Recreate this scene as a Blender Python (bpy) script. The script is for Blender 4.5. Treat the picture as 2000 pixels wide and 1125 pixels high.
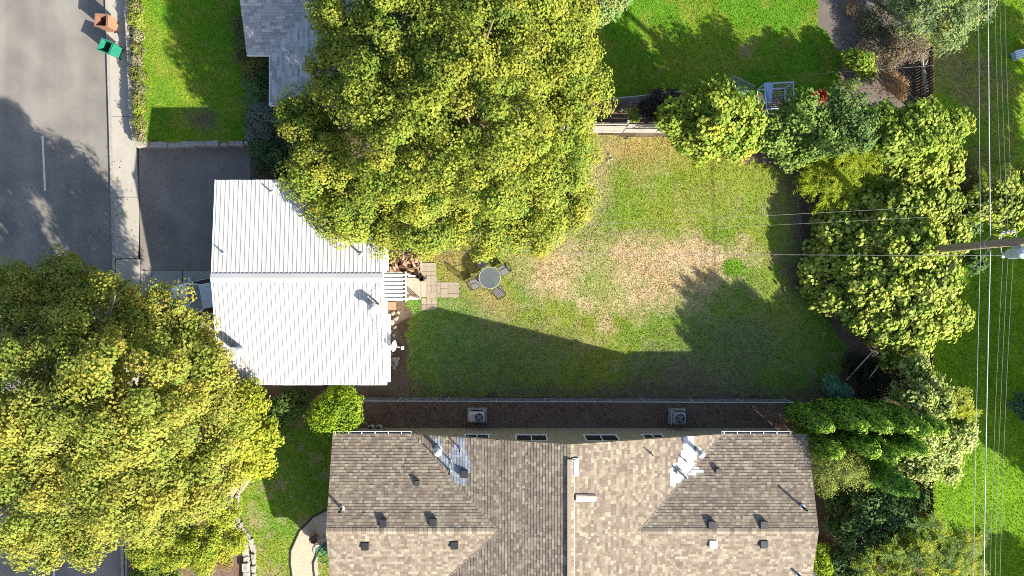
import bpy, math, random
import numpy as np
from mathutils import Vector, Matrix
random.seed(7)
rng = np.random.default_rng(7)
for o in list(bpy.data.objects): bpy.data.objects.remove(o)
SC = bpy.context.scene
COL = SC.collection
# ---------------------------------------------------------------- camera, sky, sun, exposure
CAMH = 35.0
cam_d = bpy.data.cameras.new("camera"); cam = bpy.data.objects.new("camera", cam_d); COL.objects.link(cam)
cam.location = (0, 0, CAMH); cam.rotation_euler = (0, 0, 0)
cam_d.sensor_width = 36; cam_d.lens = 24; cam_d.clip_end = 2000; cam_d.clip_start = 0.1
SC.camera = cam
SUN = Vector((-1.3125, 1.17, -1.0)).normalized()          # the way the light travels
world = bpy.data.worlds.new("World"); SC.world = world; world.use_nodes = True
wn = world.node_tree.nodes; wl = world.node_tree.links
sky = wn.new("ShaderNodeTexSky"); sky.sky_type = 'NISHITA'; sky.sun_disc = False
sky.sun_elevation = math.asin(-SUN.z); sky.sun_rotation = math.atan2(-SUN.x, -SUN.y)
sky.air_density = 1.0; sky.dust_density = 1.8; sky.ozone_density = 1.0
bgn = wn["Background"]; bgn.inputs[1].default_value = 0.095
wl.new(sky.outputs[0], bgn.inputs[0])
sd = bpy.data.lights.new("sun", 'SUN'); sd.energy = 5.0; sd.angle = math.radians(0.53); sd.color = (1.0, 0.93, 0.80)
sun = bpy.data.objects.new("sun", sd); COL.objects.link(sun); sun.location = (40, -40, 50)
sun.rotation_euler = SUN.to_track_quat('-Z', 'Y').to_euler()
vs = SC.view_settings; vs.view_transform = 'Standard'; vs.look = 'None'; vs.gamma = 1.0
vs.exposure = 1.55; vs.use_curve_mapping = False
SC.cycles.max_bounces = 6; SC.cycles.diffuse_bounces = 3; SC.cycles.transmission_bounces = 4; SC.cycles.transparent_max_bounces = 6
SC.cycles.use_denoising = False; SC.cycles.filter_width = 1.0

# ---------------------------------------------------------------- helpers
K = 2000 * 24 / 36 / CAMH
def W(px, py, h=0.0):
    s = (CAMH - h) / CAMH / K
    return Vector(((px - 1000) * s, -(py - 562.5) * s, h))
def WX(px, h=0.0): return (px - 1000) * (CAMH - h) / CAMH / K
def WY(py, h=0.0): return -(py - 562.5) * (CAMH - h) / CAMH / K

_h = rng.random((256, 256))
def vnoise(x, y, s=1.0, seed=0):
    x = np.asarray(x, float) * s + seed * 17.3; y = np.asarray(y, float) * s + seed * 31.7
    xi = np.floor(x).astype(int); yi = np.floor(y).astype(int); fx = x - xi; fy = y - yi
    fx = fx * fx * (3 - 2 * fx); fy = fy * fy * (3 - 2 * fy)
    g = lambda a, b: _h[a & 255, b & 255]
    return (g(xi, yi) * (1 - fx) + g(xi + 1, yi) * fx) * (1 - fy) + (g(xi, yi + 1) * (1 - fx) + g(xi + 1, yi + 1) * fx) * fy
def fbm(x, y, s=1.0, seed=0, o=4):
    t = 0; a = 0.5; n = 0
    for i in range(o):
        t = t + a * vnoise(x, y, s * 2 ** i, seed + i); n += a; a *= 0.55
    return t / n

def _socket(n, *names):
    for k in names:
        if k in n.inputs: return n.inputs[k]
MATS = {}
def mat(name, c1, c2=None, rough=0.8, scale=4.0, detail=6.0, bump=0.0, bscale=None, metal=0.0, spec=0.3, attr=False, c3=None, big=0.35, contrast=0.5, stretch=None):
    """two-tone procedural material: large blotches + fine grain, optional per-piece colour attribute"""
    if name in MATS: return MATS[name]
    m = bpy.data.materials.new(name); m.use_nodes = True; MATS[name] = m
    nt = m.node_tree; n = nt.nodes; l = nt.links
    b = n["Principled BSDF"]; b.inputs["Roughness"].default_value = rough; b.inputs["Metallic"].default_value = metal
    s = _socket(b, "Specular IOR Level", "Specular")
    if s: s.default_value = spec
    geo = n.new("ShaderNodeNewGeometry"); vec = geo.outputs["Position"]
    if stretch:
        mp = n.new("ShaderNodeMapping"); mp.inputs["Scale"].default_value = stretch; l.new(vec, mp.inputs[0]); vec = mp.outputs[0]
    c2 = c2 or tuple(x * 0.75 for x in c1)
    t1 = n.new("ShaderNodeTexNoise"); t1.inputs["Scale"].default_value = scale; t1.inputs["Detail"].default_value = detail; t1.inputs["Roughness"].default_value = 0.65
    l.new(vec, t1.inputs["Vector"])
    r = n.new("ShaderNodeValToRGB"); r.color_ramp.elements[0].position = 0.5 - contrast * 0.4; r.color_ramp.elements[1].position = 0.5 + contrast * 0.4
    r.color_ramp.elements[0].color = (*c2, 1); r.color_ramp.elements[1].color = (*c1, 1)
    l.new(t1.outputs[0], r.inputs[0]); out = r.outputs[0]
    if c3:
        t2 = n.new("ShaderNodeTexNoise"); t2.inputs["Scale"].default_value = big; t2.inputs["Detail"].default_value = 5
        l.new(vec, t2.inputs["Vector"])
        r2 = n.new("ShaderNodeValToRGB"); r2.color_ramp.elements[0].position = 0.45; r2.color_ramp.elements[1].position = 0.62
        l.new(t2.outputs[0], r2.inputs[0])
        mx = n.new("ShaderNodeMixRGB"); mx.inputs[2].default_value = (*c3, 1); l.new(r2.outputs[0], mx.inputs[0]); l.new(out, mx.inputs[1]); out = mx.outputs[0]
    if attr:
        a = n.new("ShaderNodeAttribute"); a.attribute_name = "Col"
        mx = n.new("ShaderNodeMixRGB"); mx.blend_type = 'MULTIPLY'; mx.inputs[0].default_value = 1.0
        l.new(a.outputs[0], mx.inputs[1]); l.new(out, mx.inputs[2]); out = mx.outputs[0]
    l.new(out, b.inputs["Base Color"])
    if bump:
        t3 = n.new("ShaderNodeTexNoise"); t3.inputs["Scale"].default_value = bscale or scale * 4; t3.inputs["Detail"].default_value = 4
        l.new(vec, t3.inputs["Vector"])
        bp = n.new("ShaderNodeBump"); bp.inputs["Strength"].default_value = bump; bp.inputs["Distance"].default_value = 0.008
        l.new(t3.outputs[0], bp.inputs["Height"]); l.new(bp.outputs[0], b.inputs["Normal"])
    return m
def leafmat(name, trans=0.35, rough=0.5, spec=0.3):
    if name in MATS: return MATS[name]
    m = bpy.data.materials.new(name); m.use_nodes = True; MATS[name] = m
    n = m.node_tree.nodes; l = m.node_tree.links; b = n["Principled BSDF"]
    b.inputs["Roughness"].default_value = rough
    s = _socket(b, "Specular IOR Level", "Specular")
    if s: s.default_value = spec
    a = n.new("ShaderNodeAttribute"); a.attribute_name = "Col"
    l.new(a.outputs[0], b.inputs["Base Color"])
    t = n.new("ShaderNodeBsdfTranslucent")
    tc = n.new("ShaderNodeMixRGB"); tc.blend_type = 'MULTIPLY'; tc.inputs[0].default_value = 1; tc.inputs[2].default_value = (1.25, 1.2, 0.55, 1)
    l.new(a.outputs[0], tc.inputs[1]); l.new(tc.outputs[0], t.inputs[0])
    mx = n.new("ShaderNodeMixShader"); mx.inputs[0].default_value = trans
    l.new(b.outputs[0], mx.inputs[1]); l.new(t.outputs[0], mx.inputs[2]); l.new(mx.outputs[0], n["Material Output"].inputs[0])
    return m

def link(o, parent=None):
    COL.objects.link(o)
    if parent is not None: o.parent = parent
    return o
def tag(o, label=None, cat=None, group=None, kind=None):
    if label: o["label"] = label
    if cat: o["category"] = cat
    if group: o["group"] = group
    if kind: o["kind"] = kind
    return o
def empty(name, loc, label=None, cat=None, group=None, rz=0.0):
    o = bpy.data.objects.new(name, None); o.location = loc; o.rotation_euler = (0, 0, rz); o.empty_display_size = 0.2
    link(o); tag(o, label, cat, group); return o
def npmesh(name, V, F, m, parent=None, col=None, smooth=False):
    V = np.ascontiguousarray(V, dtype=np.float32); F = np.ascontiguousarray(F, dtype=np.int32)
    me = bpy.data.meshes.new(name); nv = len(V); nf, k = F.shape
    me.vertices.add(nv); me.vertices.foreach_set("co", V.ravel())
    me.loops.add(nf * k); me.loops.foreach_set("vertex_index", F.ravel())
    me.polygons.add(nf); me.polygons.foreach_set("loop_start", np.arange(0, nf * k, k, dtype=np.int32))
    me.polygons.foreach_set("loop_total", np.full(nf, k, dtype=np.int32))
    me.polygons.foreach_set("use_smooth", np.full(nf, smooth, dtype=bool))
    if col is not None:
        c = np.ones((nv, 4), np.float32); c[:, :3] = col
        at = me.color_attributes.new("Col", 'FLOAT_COLOR', 'POINT'); at.data.foreach_set("color", c.ravel())
    me.update(calc_edges=True); me.validate()
    me.materials.append(m)
    o = bpy.data.objects.new(name, me)
    if parent is not None:
        o.parent = parent
    COL.objects.link(o)
    return o
class MB:
    """collects shapes in local coordinates; build() makes ONE mesh object"""
    def __init__(s): s.v = []; s.f = []; s.c = []; s.cur = None
    def add(s, vs_, fs):
        b = len(s.v); s.v += [tuple(v) for v in vs_]; s.f += [tuple(i + b for i in f) for f in fs]
        if s.cur: s.c += [s.cur] * len(vs_)
        return s
    def box(s, c, d, rz=0.0, M=None):
        x, y, z = (q / 2 for q in d); pts = [Vector((i * x, j * y, k * z)) for i in (-1, 1) for j in (-1, 1) for k in (-1, 1)]
        R = M if M is not None else Matrix.Rotation(rz, 3, 'Z')
        pts = [R @ p + Vector(c) for p in pts]
        return s.add(pts, [(0, 1, 3, 2), (4, 6, 7, 5), (0, 4, 5, 1), (2, 3, 7, 6), (0, 2, 6, 4), (1, 5, 7, 3)])
    def bbox(s, c, d, b=0.02, rz=0.0, M=None):
        """box with chamfered vertical and top edges"""
        x, y, z = (q / 2 for q in d); b = min(b, x * .9, y * .9, z * .9)
        R = M if M is not None else Matrix.Rotation(rz, 3, 'Z')
        def ring(ix, iy, zz): return [(-ix + b, -iy, zz), (ix - b, -iy, zz), (ix, -iy + b, zz), (ix, iy - b, zz), (ix - b, iy, zz), (-ix + b, iy, zz), (-ix, iy - b, zz), (-ix, -iy + b, zz)]
        pts = ring(x, y, -z) + ring(x, y, z - b) + ring(x - b, y - b, z)
        pts = [R @ Vector(p) + Vector(c) for p in pts]
        fs = [tuple(range(7, -1, -1)), tuple(range(16, 24))]
        for r in (0, 8):
            for i in range(8): fs.append((r + i, r + (i + 1) % 8, r + 8 + (i + 1) % 8, r + 8 + i))
        return s.add(pts, fs)
    def tube(s, pts, rad, n=6, cap=True):
        pts = [Vector(p) for p in pts]
        if not hasattr(rad, '__len__'): rad = [rad] * len(pts)
        base = len(s.v); vv = []; ff = []
        for i, p in enumerate(pts):
            d = (pts[min(i + 1, len(pts) - 1)] - pts[max(i - 1, 0)])
            d = d.normalized() if d.length > 1e-9 else Vector((0, 0, 1))
            a = Vector((0, 0, 1)) if abs(d.z) < 0.9 else Vector((1, 0, 0))
            u = d.cross(a).normalized(); w = d.cross(u).normalized()
            for k in range(n):
                t = 2 * math.pi * k / n; vv.append(p + (u * math.cos(t) + w * math.sin(t)) * rad[i])
        for i in range(len(pts) - 1):
            for k in range(n):
                ff.append((i * n + k, i * n + (k + 1) % n, (i + 1) * n + (k + 1) % n, (i + 1) * n + k))
        if cap:
            ff.append(tuple(range(n - 1, -1, -1))); ff.append(tuple(range((len(pts) - 1) * n, len(pts) * n)))
        return s.add(vv, ff)
    def lathe(s, prof, c=(0, 0, 0), n=16, cap=True):
        vv = []; ff = []
        for r, z in prof:
            for k in range(n):
                t = 2 * math.pi * k / n; vv.append((c[0] + r * math.cos(t), c[1] + r * math.sin(t), c[2] + z))
        for i in range(len(prof) - 1):
            for k in range(n): ff.append((i * n + k, i * n + (k + 1) % n, (i + 1) * n + (k + 1) % n, (i + 1) * n + k))
        if cap: ff.append(tuple(range(n - 1, -1, -1))); ff.append(tuple(range((len(prof) - 1) * n, len(prof) * n)))
        return s.add(vv, ff)
    def prism(s, poly, z0, z1):
        n = len(poly); a = sum(poly[i][0] * poly[(i + 1) % n][1] - poly[(i + 1) % n][0] * poly[i][1] for i in range(n))
        if a < 0: poly = poly[::-1]
        vv = [(p[0], p[1], z0) for p in poly] + [(p[0], p[1], z1) for p in poly]
        ff = [tuple(range(n - 1, -1, -1)), tuple(range(n, 2 * n))]
        for i in range(n): ff.append((i, (i + 1) % n, n + (i + 1) % n, n + i))
        return s.add(vv, ff)
    def quad(s, a, b, c, d): return s.add([a, b, c, d], [(0, 1, 2, 3)])
    def build(s, name, m, parent=None, smooth=False):
        me = bpy.data.meshes.new(name); me.from_pydata([tuple(map(float, v)) for v in s.v], [], s.f)
        if s.c:
            at = me.color_attributes.new("Col", 'FLOAT_COLOR', 'POINT')
            for i, c in enumerate(s.c): at.data[i].color = (*c, 1)
        me.update(); me.materials.append(m)
        if smooth:
            for p in me.polygons: p.use_smooth = True
        o = bpy.data.objects.new(name, me); link(o, parent); return o
def inst(src, name, loc, rot=(0, 0, 0), parent=None, scale=(1, 1, 1)):
    o = bpy.data.objects.new(name, src.data); o.location = loc; o.rotation_euler = rot; o.scale = scale; link(o, parent); return o
def copy_tree(o, parent=None):
    c = o.copy(); COL.objects.link(c); c.parent = parent
    for ch in list(o.children): copy_tree(ch, c)
    return c
def inpoly(x, y, poly):
    x = np.asarray(x); y = np.asarray(y); r = np.zeros(x.shape, bool); n = len(poly); j = n - 1
    for i in range(n):
        xi, yi = poly[i][:2]; xj, yj = poly[j][:2]
        c = ((yi > y) != (yj > y)) & (x < (xj - xi) * (y - yi) / ((yj - yi) if yj != yi else 1e-9) + xi)
        r ^= c; j = i
    return r
def PX(pts, h=0.0): return [tuple(W(a, b, h)[:2]) for a, b in pts]

# ---------------------------------------------------------------- setting: soil, road, pavement
M_SOIL = mat('soil', (0.095, 0.068, 0.048), (0.05, 0.036, 0.027), 0.95, 3.0, 10, 0.8, 30, c3=(0.13, 0.095, 0.07), big=0.5)
M_BARK = mat('bark_mulch', (0.20, 0.13, 0.092), (0.06, 0.038, 0.028), 0.95, 9.0, 10, 0.7, 40, c3=(0.15, 0.105, 0.08), big=1.2)
M_CONC = mat('concrete', (0.345, 0.32, 0.28), (0.28, 0.26, 0.23), 0.85, 2.0, 10, 0.25, 60, c3=(0.31, 0.285, 0.24), big=0.7)
M_CURB = mat('curb_concrete', (0.31, 0.29, 0.26), (0.22, 0.205, 0.185), 0.85, 5.0, 8, 0.3, 50)
def struct(name, mb, m, label=None):
    o = mb.build(name, m); o["kind"] = "structure"
    if label: o["label"] = label
    return o
# ground sheet reaching the horizon
struct('ground', MB().prism([(-400, -400), (400, -400), (400, 400), (-400, 400)], -1.0, -0.16), M_SOIL, 'bare brown earth under the whole block')
# asphalt road with wheel-track wear
def asphalt(name, c, dark, worn, xs=None, light=0.0):
    m = bpy.data.materials.new(name); m.use_nodes = True
    n = m.node_tree.nodes; l = m.node_tree.links; b = n["Principled BSDF"]; b.inputs["Roughness"].default_value = 0.9
    _socket(b, "Specular IOR Level", "Specular").default_value = 0.2
    g = n.new("ShaderNodeNewGeometry")
    t = n.new("ShaderNodeTexNoise"); t.inputs["Scale"].default_value = 26; t.inputs["Detail"].default_value = 8; t.inputs["Roughness"].default_value = 0.8
    l.new(g.outputs["Position"], t.inputs["Vector"])
    r = n.new("ShaderNodeValToRGB"); r.color_ramp.elements[0].position = 0.3; r.color_ramp.elements[1].position = 0.72
    r.color_ramp.elements[0].color = (*dark, 1); r.color_ramp.elements[1].color = (*c, 1); l.new(t.outputs[0], r.inputs[0])
    mp = n.new("ShaderNodeMapping"); mp.inputs["Scale"].default_value = (1.0, 0.05, 1); l.new(g.outputs["Position"], mp.inputs[0])
    t2 = n.new("ShaderNodeTexNoise"); t2.inputs["Scale"].default_value = 0.9; t2.inputs["Detail"].default_value = 6; l.new(mp.outputs[0], t2.inputs["Vector"])
    r2 = n.new("ShaderNodeValToRGB"); r2.color_ramp.elements[0].position = 0.38; r2.color_ramp.elements[1].position = 0.66
    r2.color_ramp.elements[0].color = (0, 0, 0, 1); r2.color_ramp.elements[1].color = (0.75, 0.75, 0.75, 1); l.new(t2.outputs[0], r2.inputs[0])
    mx = n.new("ShaderNodeMixRGB"); mx.inputs[2].default_value = (*worn, 1); l.new(r2.outputs[0], mx.inputs[0]); l.new(r.outputs[0], mx.inputs[1])
    t4 = n.new("ShaderNodeTexNoise"); t4.inputs["Scale"].default_value = 0.5; t4.inputs["Detail"].default_value = 7; l.new(g.outputs["Position"], t4.inputs["Vector"])
    r4 = n.new("ShaderNodeValToRGB"); r4.color_ramp.elements[0].color = (0.82, 0.82, 0.83, 1); r4.color_ramp.elements[1].color = (1.14, 1.13, 1.12, 1)
    r4.color_ramp.elements[0].position = 0.35; r4.color_ramp.elements[1].position = 0.65
    l.new(t4.outputs[0], r4.inputs[0])
    m2 = n.new("ShaderNodeMixRGB"); m2.blend_type = 'MULTIPLY'; m2.inputs[0].default_value = 1; l.new(mx.outputs[0], m2.inputs[1]); l.new(r4.outputs[0], m2.inputs[2])
    l.new(m2.outputs[0], b.inputs["Base Color"])
    bp = n.new("ShaderNodeBump"); bp.inputs["Strength"].default_value = 0.35; bp.inputs["Distance"].default_value = 0.006
    l.new(t.outputs[0], bp.inputs["Height"]); l.new(bp.outputs[0], b.inputs["Normal"])
    return m
M_ASPH = asphalt('asphalt_road', (0.20, 0.19, 0.172), (0.125, 0.118, 0.108), (0.21, 0.197, 0.178))
M_DRIVE = asphalt('asphalt_driveway', (0.235, 0.205, 0.18), (0.14, 0.122, 0.108), (0.215, 0.187, 0.165))
RE = [(203, -260), (205, 0), (213, 280), (219, 520), (228, 800), (236, 1125), (244, 1420)]      # kerb line
rx = [WX(a) for a, b in RE]; ry = [WY(b) for a, b in RE]
road = [(-70, ry[0]), (-70, ry[-1])] + [(rx[i], ry[i]) for i in range(len(RE) - 1, -1, -1)]
struct('road', MB().prism(road, -0.3, -0.12), M_ASPH, 'grey worn asphalt road along the left edge')
M_PAINT = mat('road_paint', (0.62, 0.60, 0.56), (0.40, 0.38, 0.36), 0.8, 14, 8)
for k, (a, b, c, d) in enumerate([(83, 266, 88, 373), (104, 1085, 108, 1190)]):
    p = W(a, b, -0.116); q = W(c, d, -0.116); r_ = (q - p).normalized(); sd_ = Vector((-r_.y, r_.x, 0)) * 0.055
    o = MB().quad(p - sd_, q - sd_, q + sd_, p + sd_).build('lane_marking', M_PAINT); o["kind"] = "structure"
    o["label"] = ['white centre dash on the sunlit and shaded road', 'white centre dash on the road below the big tree'][k]
# kerb with gutter seam and sidewalk slabs
kerb = MB()
for i in range(len(RE) - 1):
    a = Vector((rx[i] + 0.012, ry[i], 0)); b = Vector((rx[i + 1] + 0.012, ry[i + 1], 0))
    kerb.prism([(a.x, a.y), (b.x, b.y), (b.x + 0.14, b.y), (a.x + 0.14, a.y)], -0.3, 0.012)
struct('kerb', kerb, M_CURB, 'pale concrete kerb between road and sidewalk')
SW = [(248, -260), (250, 0), (258, 200), (266, 290), (272, 420), (268, 505)]
def swx(py, side):
    pts = RE if side == 0 else SW
    return np.interp(py, [q[1] for q in pts], [q[0] for q in pts])
sw = bpy.data.objects.new('sidewalk', None); link(sw); sw["kind"] = "structure"; sw["label"] = 'pale concrete sidewalk along the road'
for y0, y1 in [(-260, -150), (-150, -20), (-20, 92), (92, 228), (228, 385), (385, 505)]:
    pts = []
    for yy in np.linspace(y0 + 0.5, y1 - 0.5, 6): pts.append((WX(swx(yy, 0)) + 0.157, WY(yy)))
    for yy in np.linspace(y1 - 0.5, y0 + 0.5, 6): pts.append((WX(swx(yy, 1)), WY(yy)))
    MB().prism(pts, -0.2, 0.008 + random.uniform(-.002, .002)).build('paving_slab', M_CONC, sw)
ap = bpy.data.objects.new('driveway_apron', None); link(ap); ap["kind"] = "structure"; ap["label"] = 'row of concrete apron slabs below the asphalt driveway'
for (a, b, c, d) in [(226, 506, 274, 640), (275, 528, 296, 640), (297, 528, 356, 640), (357, 528, 420, 640)]:
    MB().prism(PX([(a + .4, b + .4), (c - .4, b + .4), (c - .4, d), (a + .4, d)]), -0.2, 0.006 + random.uniform(-.003, .003)).build('paving_slab', M_CONC, ap)
sw2 = MB().prism([(WX(232) + .15, WY(642)), (WX(280), WY(642)), (WX(300), WY(1420)), (WX(243) + .16, WY(1420))], -0.2, 0.005)
struct('pavement', sw2, M_CONC, 'concrete sidewalk passing under the big lower left tree')
# soil of the lots (z = 0)
soil = MB()
soil.prism(PX([(268, -300), (2600, -300), (2600, 1500), (300, 1500), (284, 642), (420, 642), (420, 527), (273, 527), (273, 292), (268, 270)]), -0.2, 0.0)
struct('soil', soil, M_SOIL, 'bare brown soil between the lawns and houses')
M_GRYS = mat('grey_dirt', (0.17, 0.15, 0.135), (0.08, 0.07, 0.062), 0.95, 2.5, 10, 0.6, 40, c3=(0.11, 0.09, 0.075), big=0.6)
struct('driveway', MB().prism(PX([(271, 291), (489, 289), (489, 420), (440, 527.4), (275, 527.4)]), -0.1, 0.006), M_DRIVE, 'dark asphalt driveway beside the white roofed house')
struct('dirt_yard', MB().prism(PX([(1575, -80), (1800, -80), (1815, 60), (1805, 230), (1630, 230), (1600, 90)]), -0.1, 0.008), M_GRYS, 'grey bare dirt in the corner yard at upper right')
struct('mulch_strip', MB().prism(PX([(690, 783), (1535, 787), (1540, 842), (690, 842)]), -0.1, 0.008), M_BARK, 'dark bark mulch strip between chain link fence and tan house')
struct('side_path', MB().prism(PX([(1520, 850), (1590, 850), (1592, 1000), (1596, 1160), (1520, 1160)]), -0.1, 0.01), mat('path_concrete', (0.2, 0.19, 0.19), (0.12, 0.115, 0.115), .9, 3, 8, .2), 'grey path along the right end of the tan house')

# ---------------------------------------------------------------- lawns: coloured sheet + real blades
M_LAWN = mat('lawn_ground', (1.0, 1.0, 1.0), (0.75, 0.75, 0.75), 0.95, 14, 8, 0.4, 50, attr=True)
M_BLADE = leafmat('grass_blade', 0.25, 0.8, 0.08)
def ell(x, y, px, py, rxp, ryp, ang=0.0, soft=0.35, nz=0.5, seed=0):
    """soft-edged ragged patch given in photo pixels on the ground"""
    cx, cy = WX(px), WY(py); c, s = math.cos(math.radians(ang)), math.sin(math.radians(ang))
    dx = (x - cx) * K; dy = -(y - cy) * K
    u = (dx * c + dy * s) / rxp; v = (-dx * s + dy * c) / ryp
    d = np.sqrt(u * u + v * v) + (fbm(x, y, 1.1, seed + 3) - 0.5) * nz * 2
    return np.clip((1 + soft - d) / (2 * soft), 0, 1)
GREEN = np.array((0.125, 0.225, 0.02)); LIME = np.array((0.125, 0.25, 0.012)); OLIVE = np.array((0.225, 0.265, 0.035))
STRAW = np.array((0.465, 0.36, 0.225)); RUST = np.array((0.40, 0.25, 0.12)); EARTH = np.array((0.20, 0.145, 0.105)); DKG = np.array((0.085, 0.18, 0.055))
def mixc(a, b, t): return a * (1 - t[:, None]) + b * t[:, None]
def col_back(x, y):
    n = fbm(x, y, 0.35, 1); n2 = fbm(x, y, 1.6, 5); n3 = fbm(x, y, 5, 8)
    c = mixc(np.broadcast_to(GREEN * 1.05, (len(x), 3)), OLIVE, np.clip((n - .36) * 3, 0, 1))
    c = mixc(c, STRAW * .8, np.clip((n2 - .55) * 2.4, 0, .35))
    py = 562.5 - y * K; px = x * K + 1000
    c = mixc(c, RUST, ell(x, y, 1260, 285, 95, 34, 0, .8) * .75)
    c = mixc(c, OLIVE * 1.12, ell(x, y, 1400, 360, 120, 120, 0, .8) * .6)
    c = mixc(c, STRAW * .9, ell(x, y, 1150, 400, 34, 120, 12, .8) * .6)
    c = mixc(c, STRAW * .95, ell(x, y, 1180, 500, 170, 26, 2, .9, .9) * .8)
    dry = np.clip(ell(x, y, 1300, 540, 150, 62, -6, .5, .8) + ell(x, y, 1090, 530, 62, 56, 20, .5, .7) + ell(x, y, 1150, 560, 90, 35, 10, .9) * .7 + ell(x, y, 1390, 500, 100, 26, 0, .6) * .8, 0, 1)
    c = mixc(c, mixc(np.broadcast_to(STRAW * 1.06, (len(x), 3)), RUST * 1.1, np.clip((n2 - .45) * 2, 0, .4)), dry * (0.55 + .45 * np.clip(n3 * 2 - .4, 0, 1)))
    c = mixc(c, GREEN * 1.25, ell(x, y, 1160, 545, 45, 55, 0, .7, .9, 4) * .6)
    c = mixc(c, LIME * 1.0, ell(x, y, 1433, 522, 22, 20, 0, .25, .25))
    c = mixc(c, STRAW, ell(x, y, 1182, 635, 18, 16, 0, .5) * .7)
    c = mixc(c, RUST * 1.1, ell(x, y, 965, 590, 40, 26, 20, .8) * .75)
    c = mixc(c, RUST * .9, ell(x, y, 905, 525, 55, 40, 0, .7) * .5)
    c = mixc(c, RUST * .75, ell(x, y, 885, 495, 30, 16, 0, .6) * .7)
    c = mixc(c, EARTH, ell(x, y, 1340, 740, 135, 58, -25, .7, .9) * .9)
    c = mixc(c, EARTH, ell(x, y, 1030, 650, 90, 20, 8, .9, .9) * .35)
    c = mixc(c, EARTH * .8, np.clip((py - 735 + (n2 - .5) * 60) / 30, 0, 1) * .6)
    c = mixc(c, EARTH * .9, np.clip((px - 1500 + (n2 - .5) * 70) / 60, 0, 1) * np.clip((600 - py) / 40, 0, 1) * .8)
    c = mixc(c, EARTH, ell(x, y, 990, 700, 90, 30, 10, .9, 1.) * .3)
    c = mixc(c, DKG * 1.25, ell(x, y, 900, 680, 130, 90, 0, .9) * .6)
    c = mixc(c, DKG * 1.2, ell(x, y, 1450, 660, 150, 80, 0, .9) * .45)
    return c * (0.78 + .44 * n3)[:, None]
def col_plush(x, y):
    n = fbm(x, y, 0.5, 21); n3 = fbm(x, y, 5, 8)
    st = 0.5 + 0.5 * np.sin((x * .8 + y * .6) * 2 * math.pi / 1.1); c = mixc(np.broadcast_to(LIME * np.array((.8, .95, .8)), (len(x), 3)), LIME * np.array((1.35, 1.05, 1.3)), np.clip((n - .4) * 3 + (st - .5) * .25, 0, 1))
    c = mixc(c, OLIVE * .95, np.clip((fbm(x, y, 1.3, 27) - .52) * 4, 0, .6))
    c = mixc(c, EARTH * .8, ell(x, y, 405, 238, 26, 18, 0, .7) * .8)
    c = mixc(c, STRAW * .7, ell(x, y, 1455, 100, 14, 12, 0, .6) * .8)
    return c * (0.8 + .4 * n3)[:, None]
def col_front(x, y):
    n = fbm(x, y, 0.6, 33); n3 = fbm(x, y, 5, 8); n2 = fbm(x, y, 2.0, 9)
    c = mixc(np.broadcast_to(GREEN * 1.2, (len(x), 3)), OLIVE * 1.1, np.clip((n - .4) * 3, 0, 1))
    c = mixc(c, STRAW * .85, np.clip((n2 - .55) * 3, 0, .6))
    py = 562.5 - y * K
    c = mixc(c, EARTH, np.clip((850 - py + (n2 - .5) * 80) / 50, 0, 1) * .75)
    return c * (0.8 + .4 * n3)[:, None]
def col_east(x, y):
    n = fbm(x, y, 0.4, 41); n3 = fbm(x, y, 5, 8); n2 = fbm(x, y, .9, 44)
    py = 562.5 - y * K
    stripe = 0.5 + 0.5 * np.sin(x * 2 * math.pi / 0.75)
    c = mixc(np.broadcast_to(LIME * np.array((1.05, 1.05, .6)), (len(x), 3)), LIME * np.array((1.5, 1.4, .7)), np.clip(stripe * .35 + (n - .4) * 2.5, 0, 1))
    c = mixc(c, OLIVE * 1.0, np.clip((n2 - .3) * 3, 0, 1) * np.clip((460 - py) / 150, 0, 1) * .9)
    c = mixc(c, EARTH * 1.1, np.clip((fbm(x, y, .7, 48) - .46) * 5, 0, 1) * np.clip((340 - py) / 120, 0, 1) * .5)
    return c * (0.8 + .4 * n3)[:, None]
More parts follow.
